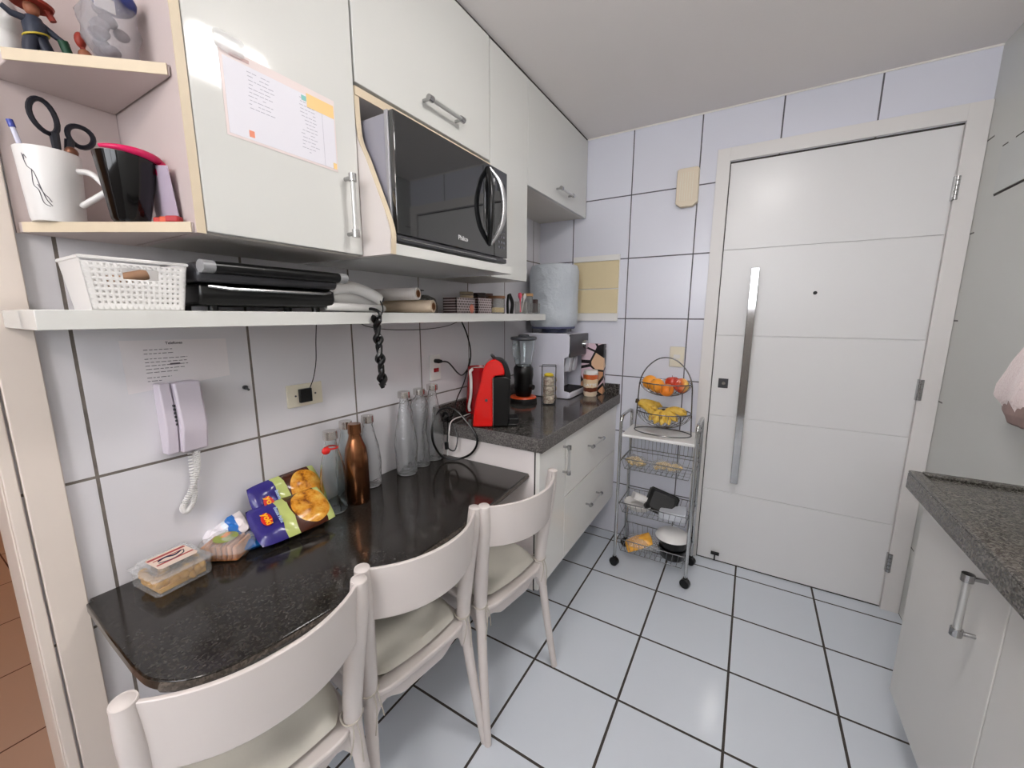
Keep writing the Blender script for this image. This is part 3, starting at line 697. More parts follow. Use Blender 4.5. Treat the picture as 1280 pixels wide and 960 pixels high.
chip_bag((.040, .642, TZ+.072), (math.radians(58), math.radians(-3), math.radians(88)), 'blue and yellow bag of potato crisps behind, touching the wall', 22)
# cable coil on the counter corner
def loop(c, rx, rz, ph, n=24, tilt=0):
    return [Vector((c[0]+tilt*math.sin(a), c[1]+rx*math.cos(a+ph), c[2]+rz*math.sin(a))) for a in [2*PI*k/n for k in range(n)]]
cl = MB()
cl.tube(catmull([(.06, 1.335, .925), (.10, 1.30, .955), (.13, 1.29, .945), (.10, 1.31, .925), (.07, 1.335, .912), (.12, 1.315, .935), (.15, 1.30, .95)], 6), .0055, 8)
cl.tube(catmull([(.079, 1.24, .88), (.077, 1.26, .938), (.097, 1.285, .972), (.146, 1.305, .974), (.20, 1.313, .932), (.255, 1.318, .861), (.235, 1.318, .80), (.178, 1.305, .762), (.115, 1.27, .765), (.086, 1.245, .82)], 6, True), .0048, 8, closed=True)
cl.tube(catmull([(.09, 1.33, .915), (.115, 1.30, .87), (.125, 1.285, .81), (.15, 1.30, .795), (.15, 1.32, .85), (.11, 1.33, .91)], 6, True), .0032, 8, closed=True)
cl.tube(catmull([(.06, 1.40, .9045), (.09, 1.36, .915), (.10, 1.33, .925), (.12, 1.31, .93), (.08, 1.35, .908), (.05, 1.42, .905)], 6), .004, 8)
cl.tube([(.118, 1.285, .83), (.122, 1.283, .80)], [.009, .009], 10)
single('cable_coil', cl, M_black, 'looped black appliance cable hanging over the worktop corner', 'cable')
# ------------------------------------------------------------------ worktop appliances
WZ = .9005
kt = Thing('electric_kettle', 'dark red electric kettle with white handle behind the capsule machine', 'kettle', (.085, 1.575, WZ))
kt.add('kettle_body', MB().lathe([(0, 0), (.066, 0), (.070, .01), (.066, .05), (.058, .13), (.054, .20), (.055, .222), (.050, .222), (.047, .20), (0, .19)], n=36), M_dkred)
kt.add('lid', MB().lathe([(0, .196), (.046, .198), (.046, .214), (0, .218)], n=30), M_wplast)
kt.add('handle', MB().tube(catmull([(.0, -.052, .215), (.004, -.075, .205), (.004, -.070, .17), (.004, -.072, .10), (.004, -.088, .045), (.004, -.083, .02)], 6), [.007]*31, 8), M_wplast)
kt.add('power_cord', MB().tube(catmull([(.085, 1.50, .906), (.09, 1.44, .907), (.10, 1.37, .912), (.115, 1.318, .905), (.120, 1.300, .86), (.115, 1.295, .81), (.11, 1.30, .765)], 8), .003, 8), M_wplast, world=True)
cm = Thing('capsule_machine', 'red and black rounded capsule coffee machine at the worktop corner', 'coffee machine', (.285, 1.415, WZ), math.radians(33))
def sm(pts, k=4): return [(p.x, p.z) for p in catmull([Vector((x, 0, z)) for x, z in pts], k)]
red = sm([(-.095, .004), (-.091, .06), (-.079, .13), (-.062, .19), (-.050, .245), (-.030, .277), (.0, .287), (.024, .273), (.036, .247), (.038, .222)])+[(-.003, .219), (-.012, .205), (-.012, .004)]
cm.add('red_shell', MB().prism(red, -.050, .050, 'y'), M_red, .010)
blk = [(-.0115, .004), (-.0115, .204), (-.003, .2175), (.0385, .2175), (.056, .212), (.062, .20), (.060, .10), (.058, .03), (.052, .004)]
cm.add('black_front', MB().prism(blk, -.047, .047, 'y'), M_black, .006)
hd = MB().prism(sm([(.0, .2885), (.028, .284), (.050, .262), (.062, .228), (.0635, .205)])+[(.0385, .218), (.0385, .245), (.0265, .272), (.0, .2875)], -.046, .046, 'y')
cm.add('black_visor', hd, M_black, .005)
cm.add('lever', MB().tube([(.0, 0, .285), (-.012, 0, .297), (-.018, 0, .304)], [.006, .007, .005], 10), M_black)
cm.add('drip_tray', MB().prism([(.05, .012), (.098, .014), (.100, .030), (.096, .036), (.05, .036)], -.036, .036, 'y').prism([(.0, 0), (.092, 0), (.092, .012), (.0, .012)], -.034, .034, 'y'), M_black, .004)
cm.add('side_button', MB().cyl((-.038, -.0505, .118), (-.038, -.053, .118), .006, n=16), M_dkgrey)
cm.add('trim_line', MB().box(-.0115, -.009, -.0475, .0475, .006, .222), M_steel)
bl = Thing('blender', 'black blender with clear glass jar and orange foot ring', 'blender', (.160, 1.880, WZ))
bl.add('motor_base', MB().lathe([(0, .034), (.040, .034), (.046, .05), (.052, .08), (.050, .12), (.055, .15), (.054, .185), (.045, .20), (0, .20)], n=36, sy=.92), M_black)
bl.add('foot_ring', MB().lathe([(0, 0), (.074, 0), (.076, .008), (.070, .024), (0, .026)], n=36), M_blackm)
bl.add('orange_band', MB().lathe([(0, .0262), (.072, .0262), (.068, .033), (0, .0335)], n=36), M_orange)
bl.add('control_knob', MB().cyl((.050, -.012, .09), (.070, -.016, .088), .016, .014, n=20), M_blackm)
bl.add('glass_jar', MB().lathe([(.042, .20), (.047, .21), (.053, .26), (.064, .335), (.062, .335), (.048, .26), (.043, .212), (.040, .205), (.042, .20)], n=36), M_glass)
bl.add('jar_handle', MB().tube(catmull([(-.01, -.055, .312), (-.012, -.080, .312), (-.012, -.088, .29), (-.010, -.080, .25), (-.008, -.050, .232)], 6), .005, 8), M_glass)
bl.add('lid', MB().lathe([(0, .335), (.066, .335), (.071, .341), (.068, .352), (.03, .356), (.026, .364), (0, .365)], n=36), flat('smoke_lid', (72, 74, 80), .25))
# mug rack
mr = Thing('mug_rack', 'black wire rack for a stack of small cups beside the dispenser', 'rack', (.300, 1.905, WZ), math.radians(25))
w = MB()
for sx in (-1, 1):
    for sy in (-1, 1): w.cyl((sx*.036, sy*.033, .0), (sx*.036, sy*.033, .205), .0018, n=6)
for z in (.003, .205): w.tube([(-.036, -.033, z), (.036, -.033, z), (.036, .033, z), (-.036, .033, z)], .0018, 6, closed=True)
w.tube([(-.036, -.033, .205), (-.050, -.036, .205)], .0018, 6)
w.tube([(-.036, 0, .003), (.036, 0, .003)], .0018, 6)
mr.add('wire_frame', w, M_blackm)
t = NT('printed_cup'); t.color(t.ramp(t.noise(60, 2), [(.42, rgb(206, 198, 182)), (.55, rgb(150, 130, 118)), (.62, rgb(196, 188, 170))])); t.set(Roughness=.3); M_cup = t.m
M_ylw = flat('yellow_glaze', (232, 205, 60), .35)
for k, nm in enumerate(('bottom', 'middle', 'top')):
    mg = Thing('espresso_cup', 'small patterned cup, %s one in the wire cup rack' % nm, 'cup', (.300, 1.905, WZ+.0055+k*.048), math.radians(25), 'cups in the wire rack')
    mg.add('cup_body', MB().lathe([(0, 0), (.026, 0), (.029, .004), (.031, .045), (.029, .045), (.026, .008), (0, .006)], n=28), M_cup)
    mg.add('handle', MB().tube(catmull([(.022, .022, .038), (.036, .036, .036), (.040, .038, .022), (.033, .034, .010), (.020, .021, .010)], 5), .0028, 8), M_cup)
single('yellow_cap', MB().lathe([(0, 0), (.024, 0), (.026, .006), (.018, .014), (0, .017)], n=24), M_ylw, 'small yellow lid on the uppermost cup of the wire rack', 'lid', (.300, 1.905, WZ+.151))
# water dispenser
wd = Thing('water_dispenser', 'white countertop water dispenser with black tap panel', 'water dispenser', (.18, 2.2, WZ))
M_disp = flat('dispenser_white', (214, 214, 226), .25)
wd.add('housing', MB().prism([(.03, .902), (.22, .902), (.22, 1.262), (.06, 1.262), (.035, 1.235)], 2.07, 2.335, 'y').prism([(.22, 1.135), (.34, 1.135), (.34, 1.262), (.22, 1.262)], 2.07, 2.335, 'y'), M_disp, .004, world=True)
for y0, y1 in ((2.062, 2.0695), (2.3355, 2.343)):
    wd.add('side_cheek', MB().prism([(.03, .902), (.345, .902), (.350, .94), (.318, .945), (.316, 1.13), (.338, 1.14), (.345, 1.16), (.345, 1.25), (.330, 1.266), (.06, 1.266), (.03, 1.235)], y0, y1, 'y'), M_disp, .003, world=True)
wd.add('drip_base', MB().box(.22, .352, 2.070, 2.335, .902, .935), M_disp, .006, world=True)
wd.add('drip_grille', MB().box(.235, .345, 2.085, 2.320, .935, .941), M_blackm, .002, world=True)
wd.add('tap_panel', MB().box(.340, .352, 2.066, 2.339, 1.135, 1.262), M_dkgrey, .004, world=True)
for y in (2.13, 2.20): wd.add('tap_lever', MB().prism([(.29, 1.045), (.325, 1.05), (.335, 1.13), (.31, 1.13)], y-.022, y+.022, 'y'), flat('tap_grey', (196, 198, 206), .3), .003, world=True)
wd.add('dial', MB().cyl((.352, 2.26, 1.20), (.375, 2.26, 1.20), .026, .022, n=24), M_chrome, world=True)
wd.add('neck_ring', MB().lathe([(0, 1.2665), (.075, 1.2665), (.075, 1.285), (0, 1.285)], (.19, 2.2, 0), 32), flat('ring_navy', (60, 62, 88), .4), world=True)
jm = NT('jug_cover'); jm.color(jm.mix(jm.noise(7), rgb(178, 186, 196), rgb(208, 214, 220))); jm.set(Roughness=.45)
jm.bump(jm.noise(14, 5, rough=.65), .9, .016)
jg = Thing('water_jug', 'large upright water jug in a pale bluish cover on the dispenser', 'jug', (.185, 2.195, 1.2855))
jg.o.scale = (1.04, 1.04, 1)
jg.add('covered_body', MB().lathe([(0, 0), (.045, 0), (.115, .012), (.130, .03), (.136, .08), (.133, .18), (.137, .28), (.136, .33), (.126, .358), (.08, .368), (0, .370)], n=44), jm.m)
jg.add('cover_hem', MB().lathe([(.110, .006), (.118, .004), (.124, .014), (.116, .016), (.110, .006)], n=40), flat('hem_navy', (96, 100, 130), .6))
# biscuit-patterned board and latte pot
t = NT('biscuit_print'); v = t.node('ShaderNodeTexVoronoi', feature='DISTANCE_TO_EDGE'); v.inputs['Scale'].default_value = 12; t.link(t.obj(), v.inputs['Vector'])
v2 = t.node('ShaderNodeTexVoronoi'); v2.inputs['Scale'].default_value = 12; t.link(t.obj(), v2.inputs['Vector'])
cc = t.ramp(t.xyz(v2.outputs['Color'])[0], [(0, rgb(214, 160, 122)), (.3, rgb(222, 184, 150)), (.45, rgb(220, 194, 206)), (.86, rgb(20, 16, 20))], True)
t.color(t.mix(t.math('LESS_THAN', v.outputs['Distance'], .07), cc, rgb(22, 16, 20))); t.set(Roughness=.3)
single('biscuit_tin', MB().box(-.075, .065, -.020, .020, 0, .30), t.m, 'tall tin printed with pink and tan biscuit pieces against the door wall', 'tin', (.398, 2.326, WZ), bev=.003)
lp_s = 1.14
lp = Thing('latte_pot', 'round white pot with orange band reading LATTE in front of the tin', 'pot', (.412, 2.235, WZ))
t = NT('latte_band'); z = t.xyz()[2]
t.color(t.ramp(t.math('MULTIPLY', t.math('ADD', z, t.math('MULTIPLY', t.noise(40), .012)), 7.0), [(0, rgb(235, 215, 190)), (.24, rgb(110, 50, 28)), (.42, rgb(222, 196, 160)), (.76, rgb(196, 92, 42)), (.95, rgb(235, 228, 220))], True)); t.set(Roughness=.3)
lp.o.scale = (lp_s, lp_s, .98)
lp.add('pot_body', MB().lathe([(0, 0), (.030, 0), (.034, .01), (.038, .08), (.038, .132), (0, .134)], n=32), t.m)
lp.add('lid', MB().lathe([(0, .134), (.036, .134), (.037, .142), (.034, .155), (0, .156)], n=32), M_wplast)
for k, chh in enumerate('LATTE'):
    a = math.radians(-70+(k-2)*21)
    Mx = T(0, 0, .062) @ Matrix.Rotation(a, 4, 'Z') @ T(.0372, 0, 0) @ FX
    g = text_mesh('lettering', chh, .024, Mx, M_wplast, bold=.0006, depth=.0012); g.parent = lp.o
# ------------------------------------------------------------------ things on the long shelf
bk = Thing('storage_basket', 'white perforated plastic basket at the left end of the shelf', 'basket', (.168, .318, SZ))
W_, L_, H_ = .050, .066, .088
def bwall(z, ex=0):  # half sizes at height
    f = z/H_; return W_+.010*f+ex, L_+.009*f+ex
tw = MB()
# walls as a lattice of small plates with square holes (front side), plain others
def face_holes(sign_axis):
    cols, rows = 17, 9
    for i in range(cols):
        for j in range(rows):
            u0, u1 = -1+2*i/cols, -1+2*(i+1)/cols; v0, v1 = j/rows*.93, (j+1)/rows*.93
            slot = (6 <= i <= 11 and j in (6, 7))
            if slot: continue
            du, dv = (u1-u0)*.33, (v1-v0)*.33
            def pt(u, v):
                a, b = bwall(v*H_)
                return (a, u*b, v*H_) if sign_axis == 'x' else ((u*a, -b, v*H_))
            o_ = [pt(u0, v0), pt(u1, v0), pt(u1, v1), pt(u0, v1)]; i_ = [pt(u0+du, v0+dv), pt(u1-du, v0+dv), pt(u1-du, v1-dv), pt(u0+du, v1-dv)]
            O_ = [tw.bm.verts.new(p) for p in o_]; I_ = [tw.bm.verts.new(p) for p in i_]
            hole = i not in (0, cols-1) and j > 0
            for k in range(4): tw.bm.faces.new((O_[k], O_[(k+1) % 4], I_[(k+1) % 4], I_[k]))
            if not hole: tw.bm.faces.new(I_)
face_holes('x')
bmesh.ops.remove_doubles(tw.bm, verts=tw.bm.verts, dist=1e-5)
ob = bk.add('front_wall', tw, M_wplast, smooth=20); sm = ob.modifiers.new('solid', 'SOLIDIFY'); sm.thickness = .0022; sm.offset = -1
sd = MB(); a0, b0 = bwall(0); a1, b1 = bwall(H_)
def quad(mb, pts, th):
    A = [mb.bm.verts.new(p) for p in pts]; B = [mb.bm.verts.new(Vector(p)+Vector(th)) for p in pts]
    mb.bm.faces.new(A); mb.bm.faces.new(B[::-1])
    for k in range(4): mb.bm.faces.new((A[k], A[(k+1) % 4], B[(k+1) % 4], B[k]))
quad(sd, [(-a0, -b0, 0), (a0, -b0, 0), (a1, -b1, H_), (-a1, -b1, H_)], (0, .002, 0))
quad(sd, [(-a0, b0, 0), (a0, b0, 0), (a1, b1, H_), (-a1, b1, H_)], (0, -.002, 0))
quad(sd, [(-a0, -b0, 0), (-a0, b0, 0), (-a1, b1, H_), (-a1, -b1, H_)], (.002, 0, 0))
sd.box(-a0, a0-.003, -b0, b0, 0, .002)
bk.add('side_walls', sd, M_wplast, smooth=0)
bk.add('rim', MB().tube([(-a1, -b1, H_), (a1, -b1, H_), (a1, b1, H_), (-a1, b1, H_)], .0032, 8, closed=True), M_wplast)
single('wooden_peg', MB().tube([(.0, -.03, .012), (0, .03, .03)], .010, 10), flat('peg_wood', (190, 150, 120), .6), 'pinkish wooden piece seen through the slot of the white basket', 'peg', (.168, .318, SZ+.04))
gl = Thing('electric_grill', 'black electric sandwich grill with silver-tipped handle on the shelf', 'grill', (.13, .565, SZ))
gl.add('lower_body', MB().prism([(-.10, .012), (.085, .012), (.098, .030), (.095, .055), (-.10, .055)], -.155, .155, 'y'), M_black, .006)
gl.add('lid', MB().prism([(-.105, .058), (.100, .058), (.108, .070), (.104, .086), (.09, .098), (-.09, .100), (-.105, .085)], -.158, .158, 'y'), M_dkgrey, .006)
gh = gl.add('handle', MB().tube([(.118, -.135, .088), (.118, .150, .088)], .0125, 14, flat=1.3), M_black)
for s in (-1, 1): gl.add('handle_end', MB().tube([(.118, .0075+s*.143, .088), (.118, .0075+s*.165, .088)], .0130, 14, flat=1.3), M_grey)
gl.add('drip_rim', MB().tube([(.098, -.14, .050), (.104, -.10, .046), (.104, .12, .046), (.098, .14, .050)], .004, 8), M_steel)
for y in (-.12, .12): gl.add('foot', MB().cyl((.06, y, 0), (.06, y, .014), .010), M_black); gl.add('foot', MB().cyl((-.07, y, 0), (-.07, y, .014), .010), M_black)
ml = Thing('hand_mixer', 'white hand appliance with dark socket lying right of the grill', 'appliance', (.165, .815, SZ), math.radians(6))
ml.add('motor_housing', MB().tube(catmull([(-.01, -.11, .045), (0, -.06, .045), (0, .0, .034), (0, .06, .026), (0, .095, .022)], 6), [.024+.012*math.sin(PI*i/24) for i in range(25)], 16), M_wplast)
ml.add('handle_arm', MB().tube(catmull([(.02, -.10, .058), (.035, -.04, .070), (.045, .02, .058), (.050, .065, .040)], 6), [.017]*19, 14), M_wplast)
ml.add('socket', MB().cyl((.052, .066, .040), (.060, .074, .037), .008, .007), M_dkgrey)
ml.add('base_loop', MB().tube(catmull([(.03, -.115, .016), (.05, -.05, .014), (.055, .02, .012), (.04, .09, .012)], 6), .011, 12), M_wplast)
# twisted black cord hanging over the shelf edge
tw_ = MB()
def strand(ph, r, R):
    pts = []
    for i in range(91):
        f = i/90; z = 1.362-f*.205; y = .818+.012*f
        rr_ = R*(.8+.45*math.sin(f*23))
        a = f*PI*7+ph
        pts.append((.268+rr_*math.sin(a), y+rr_*math.cos(a), z))
    return tw_.tube(pts, r, 7)
for q in range(2): strand(q*PI, .0074, .0068)
tw_.tube(catmull([(.228, .872, SZ+.034), (.262, .85, 1.38), (.268, .826, 1.345), (.266, .822, 1.33)], 8), .0018, 6)
tw_.tube(catmull([(.20, .83, SZ+.006), (.235, .83, SZ+.010), (.262, .834, 1.374), (.270, .832, 1.35), (.268, .824, 1.34)], 8), .0045, 8)
tw_.tube([(.262, .828, 1.166), (.266, .832, 1.150)], [.008, .006], 8)
single('twisted_cord', tw_, M_black, 'twisted black cord bundle hanging from the front edge of the shelf', 'cord')
def roll(loc, rot, L, R, label, mat):
    c = Thing('paper_roll', label, 'roll', loc, rot=rot, group='kitchen rolls on the shelf')
    c.add('wrap', MB().lathe([(R*.62, 0), (R, 0), (R, L), (R*.62, L), (R*.62, 0)], n=28), mat)
    c.add('core', MB().lathe([(R*.5, -.001), (R*.62, -.001), (R*.62, L+.002), (R*.5, L+.002), (R*.5, -.001)], n=28), flat('cardboard', (160, 112, 80), .8))
roll((.025, 1.025, SZ+.0225), (math.radians(-90), 0, math.radians(-72)), .225, .0215, 'cream paper roll lying in front on the shelf', flat('roll_cream', (226, 205, 180), .6))
roll((.035, .985, SZ+.060), (math.radians(-90+1), 0, math.radians(-74)), .195, .0205, 'white film roll lying higher behind the cream roll', flat('roll_white', (226, 219, 214), .35))
cd = Thing('glass_cloche', 'clear glass lid with dark knob behind the paper rolls', 'lid', (.085, 1.195, SZ))
cd.o.scale = (.85, .85, 1)
cd.add('dome', MB().lathe([(.075, 0), (.076, .03), (.066, .055), (.035, .068), (.0, .070), (.0, .068), (.034, .066), (.064, .053), (.074, .03), (.073, 0), (.075, 0)], n=36), M_plastic)
cd.add('knob', MB().cyl((0, 0, .070), (0, 0, .084), .004).cyl((0, 0, .084), (0, 0, .088), .017), M_dkgrey)
# woven boxes
t = NT('woven_brown'); X_ = t.xyz(); 
br = t.node('ShaderNodeTexBrick'); br.inputs['Scale'].default_value = 60; br.inputs['Color1'].default_value = rgb(60, 42, 42); br.inputs['Color2'].default_value = rgb(90, 66, 64); br.inputs['Mortar'].default_value = rgb(196, 182, 182)
br.inputs['Mortar Size'].default_value = .10; br.inputs['Brick Width'].default_value = .6; br.inputs['Row Height'].default_value = .6
cmb = t.node('ShaderNodeCombineXYZ'); t.link(X_[1], cmb.inputs[0]); t.link(X_[2], cmb.inputs[1]); t.link(cmb.outputs[0], br.inputs['Vector'])
t.color(br.outputs['Color']); t.set(Roughness=.4); M_weave = t.m
def woven(name, loc, sx, sy, h, label):
    b_ = MB()
    b_.box(-sx, sx, -sy, sy, 0, .004)
    for a in ((-sx, -sx+.004, -sy, sy), (sx-.004, sx, -sy, sy), (-sx, sx, -sy, -sy+.004), (-sx, sx, sy-.004, sy)): b_.box(*a, .004, h)
    return single(name, b_, M_weave, label, 'box', loc)
woven('woven_box', (.192, 1.300, SZ), .032, .062, .060, 'brown woven open box with pale beads right of the rolls')
woven('woven_box', (.185, 1.435, SZ), .036, .052, .062, 'small brown and pink woven box left of the cork-lidded jar')
single('pink_charm', MB().ball((0, 0, .018), (.004, .014, .018), 14, 8), flat('coral', (214, 130, 110), .6), 'coral heart-shaped tag leaning on the first woven box', 'tag', (.226, 1.335, SZ))
jr = Thing('spice_jar', 'cork-lidded glass jar half full of pale powder at the shelf front', 'jar', (.195, 1.565, SZ))
jr.add('glass_body', MB().lathe([(0, 0), (.034, 0), (.036, .004), (.036, .062), (.033, .066), (.0315, .066), (.034, .060), (.034, .005), (0, .003)], n=32), M_plastic)
jr.add('powder', MB().lathe([(0, .0035), (.0335, .0055), (.0335, .026), (0, .028)], n=28), flat('pale_powder', (238, 214, 160), .8))
jr.add('cork_lid', MB().lathe([(0, .0665), (.038, .0665), (.040, .070), (.038, .078), (0, .079)], n=32), flat('cork_dark', (122, 84, 58), .7, vary=.2))
jr2 = Thing('spice_jar', 'tall glass jar with light cork lid at the back end of the shelf', 'jar', (.195, 1.855, SZ))
jr2.add('glass_body', MB().lathe([(0, 0), (.026, 0), (.028, .004), (.028, .085), (.026, .088), (.0245, .086), (.026, .08), (.026, .005), (0, .003)], n=32), M_plastic)
jr2.add('cork_lid', MB().lathe([(0, .0885), (.029, .0885), (.029, .102), (0, .104)], n=32), flat('cork_light', (186, 146, 100), .7, vary=.2))
for k, (y, c_) in enumerate(((1.50, (196, 172, 140)), (1.60, (70, 44, 40)), (1.66, (120, 84, 74)))):
    b_ = Thing('spice_jar', ('beige canister behind the woven boxes', 'dark brown jar behind the cork-lidded jar', 'small brown jar between cork jar and black tongs')[k], 'jar', (.075, y, SZ))
    b_.add('body', MB().lathe([(0, 0), (.030, 0), (.031, .08), (0, .082)], n=24), flat('jar_colour_%d' % k, c_, .4))
    b_.add('lid', MB().lathe([(0, .0825), (.031, .0825), (.031, .096), (0, .097)], n=24), flat('jar_lid_%d' % k, tuple(int(q*.8) for q in c_), .4))
tn = Thing('kitchen_tongs', 'black kitchen tongs standing beside the cork-lidded jar', 'tongs', (.19, 1.690, SZ))
tn.add('arm', MB().tube(catmull([(0, -.020, .0), (0, -.022, .05), (0, -.014, .088)], 6), [.006]*13, 8), M_black)
tn.add('arm', MB().tube(catmull([(0, .012, .0), (0, .022, .05), (0, -.006, .090)], 6), [.009]*13, 8), M_black)
ug = Thing('utensil_glass', 'clear glass holding pink and white spoons at the shelf end', 'glass', (.195, 1.79, SZ))
ug.add('glass_body', MB().lathe([(0, 0), (.030, 0), (.033, .06), (.031, .06), (.0285, .004), (0, .003)], n=28), M_plastic)
def spoon(loc, rot, m, label, nm='spoon'):
    c = MB().tube([(0, 0, .004), (0, 0, .075)], .0028, 8).ball((0, 0, .085), (.006, .012, .016), 14, 8)
    return single(nm, c, m, label, 'spoon', loc, rot)
spoon((.195, 1.782, SZ+.004), (.18, .1, 0), flat('pink_plastic', (232, 84, 112), .4), 'pink plastic spoon standing in the glass on the shelf')
spoon((.200, 1.784, SZ+.004), (-.30, .05, 0), M_wplast, 'white plastic spoon leaning right in the glass on the shelf')
spoon((.188, 1.800, SZ+.004), (.0, -.1, 0), flat('deep_pink', (190, 60, 90), .4), 'dark pink spoon at the back of the glass on the shelf')
pc = Thing('brush_cup', 'ribbed cup with a brown brush at the very end of the shelf', 'cup', (.205, 1.922, SZ))
pc.add('cup_body', MB().lathe([(0, 0), (.026, 0), (.027, .055), (.025, .055), (.024, .004), (0, .003)], n=14), M_plastic)
pc.add('brush', MB().box(-.010, .010, -.014, .014, .004, .075), flat('brush_brown', (70, 52, 50), .7), .003)
# ------------------------------------------------------------------ things in the corner shelf
LZ = 1.5335; UZ = 1.7965
mg = Thing('latte_mug', 'tall white mug with a sketched figure holding pens and scissors', 'mug', (.050, .268, LZ), math.radians(0))
mg.add('mug_body', MB().lathe([(0, 0), (.035, 0), (.037, .006), (.043, .125), (.0405, .125), (.035, .010), (0, .008)], n=40), M_wplast)
mg.add('handle', MB().tube(catmull([(.028, .028, .097), (.040, .046, .094), (.056, .060, .068), (.052, .054, .060), (.027, .027, .034)], 6), .0055, 10), M_wplast)
sk = MB()
def onm(a, z): r = .0375+z*.045; return (r*math.cos(a), r*math.sin(a), z)
for path in ([(-1.05, .11), (-.95, .09), (-.75, .08), (-.62, .055), (-.5, .035), (-.35, .025)], [(-.8, .085), (-.85, .06), (-.7, .05), (-.62, .03), (-.42, .024)], [(-.7, .06), (-.55, .045), (-.45, .04), (-.35, .032)], [(-1.0, .100), (-.98, .108), (-.9, .102)]):
    sk.tube(catmull([onm(a, z) for a, z in path], 6), .0006, 5)
mg.add('sketch', sk, M_ink)
single('pen', MB().tube([(0, 0, 0), (0, 0, .15)], .0038, 10), flat('pen_clear', (205, 206, 226), .25), 'clear ballpoint pen with blue end in the white mug', 'pen', (.050, .256, LZ+.009), (.16, -.05, 0))
bpy.data.objects['pen'].data.materials.append(flat('pen_blue', (60, 72, 160), .3))
_o = single('pen_cap', MB().cyl((0, 0, .0), (0, 0, .012), .0045), flat('pen_blue2', (60, 72, 160), .3), '', 'pen'); 
_o.parent = bpy.data.objects['pen']; _o.location = (0, 0, .1505); del _o['label']; del _o['category']
sc = Thing('scissors', 'pair of black-handled scissors standing in the white mug', 'scissors', (.052, .276, LZ+.009), rot=(math.radians(-6), 0, math.radians(10)))
sc.o.scale = (.95, .95, .93)
def ring(cy, cz, ry, rz, til):
    P = []
    for k in range(20):
        a = 2*PI*k/20; y = ry*math.cos(a); z = rz*math.sin(a)*(1+.1*math.cos(a))
        P.append((0, cy+y*math.cos(til)-z*math.sin(til), cz+y*math.sin(til)+z*math.cos(til)))
    return P
M_sc = flat('scissor_navy', (22, 24, 34), .35)
sc.add('handle', MB().tube(ring(-.026, .190, .018, .030, .25), .0048, 8, closed=True).tube([(0, -.012, .165), (0, -.006, .11)], [.008, .006], 8), M_sc)
sc.add('handle', MB().tube(ring(.026, .178, .019, .021, -.6), .0048, 8, closed=True).tube([(0, .010, .162), (0, .006, .11)], [.008, .006], 8), M_sc)
sc.add('blades', MB().box(-.001, .001, -.008, .008, .003, .112), M_steel)
single('metal_clip', MB().ball((0, 0, .010), (.010, .010, .010), 10, 6).tube([(0, 0, -.09), (0, 0, .005)], .004, 8), flat('bronze', (120, 80, 62), .35, metal=.6), 'bronze crumpled clip at the right side of the white mug', 'clip', (.066, .296, LZ+.122))
bm_ = Thing('flared_cup', 'flared glossy black cup beside the white mug', 'cup', (.172, .336, LZ), rot=(math.radians(-3), 0, 0))
bm_.o.scale = (.95, .95, 1)
bm_.add('cup_body', MB().lathe([(0, 0), (.026, 0), (.029, .004), (.048, .115), (.046, .115), (.026, .008), (0, .006)], n=40), flat('black_glaze', (10, 10, 11), .08))
pk = MB(); P_ = [Vector((.0505*math.cos(a), .0505*math.sin(a), .118+.002*math.cos(a))) for a in [math.radians(-60+k*10) for k in range(20)]]
pk.tube(P_, [.003+.004*math.sin(PI*i/19) for i in range(20)], 10)
pk.ball((.030, .046, .103), (.010, .012, .019), 14, 8)
bm_.add('pink_rim', pk, flat('hot_pink', (206, 22, 88), .3), label='hot pink silicone rim')
single('plastic_card', MB().prism([(-.05, 0), (.045, 0), (.05, .01), (.045, .10), (-.04, .115)], 0, .001, 'y'), flat('milky_card', (196, 182, 200), .3), 'translucent lilac plastic card leaning behind the black cup', 'card', (.205, .3815, LZ+.001), (math.radians(4), 0, 0))
for k in range(3):
    single('sauce_sachet', MB().box(-.011, .011, -.008, .008, 0, .011), flat('sachet_%d' % k, ((190, 54, 44), (210, 92, 60), (176, 44, 50))[k], .35), ('small red sachet nearest the black cup', 'orange-red sachet in the middle of the three', 'red sachet farthest right on the corner shelf')[k], 'sachet', (.222+k*.018, .366+k*.003, LZ), (0, 0, .55), group='sauce sachets on the corner shelf', bev=.002)
# upper corner shelf
jb = Thing('white_jar', 'stacked white jar cut off by the left edge of the photo', 'jar', (.050, .238, UZ))
jb.add('jar_body', MB().lathe([(0, 0), (.020, 0), (.025, .01), (.026, .03), (.022, .042), (.026, .052), (.027, .08), (.020, .095), (0, .098)], n=28), M_wplast)
jb.add('jar_lid', MB().lathe([(0, .098), (.022, .098), (.023, .108), (.006, .118), (0, .119)], n=28), M_wplast)
fg = Thing('clay_figurine', 'clay figurine in dark blue clothes with a rust-red hat', 'figurine', (.095, .270, UZ))
M_navy = flat('clay_navy', (38, 42, 58), .5); M_rust = flat('clay_rust', (150, 52, 38), .5); M_skin = flat('clay_skin', (150, 92, 66), .6); M_gr = flat('clay_green', (20, 66, 44), .5)
fg.add('trousers', MB().tube(catmull([(0, -.010, 0), (0, -.009, .02), (0, -.004, .038)], 4), [.010, .010, .010, .010, .010, .010, .010, .010, .011], 12).tube(catmull([(0, .012, 0), (0, .010, .02), (0, .004, .038)], 4), [.010]*9, 12), M_navy)
fg.add('shirt', MB().lathe([(0, .036), (.014, .038), (.015, .055), (.010, .068), (0, .070)], n=18).tube([(0, -.006, .062), (.004, -.026, .060), (.006, -.036, .066)], [.006, .005, .004], 10).tube([(0, .006, .062), (.006, .024, .048), (.010, .036, .040)], [.006, .005, .004], 10), flat('clay_slate', (44, 50, 66), .5))
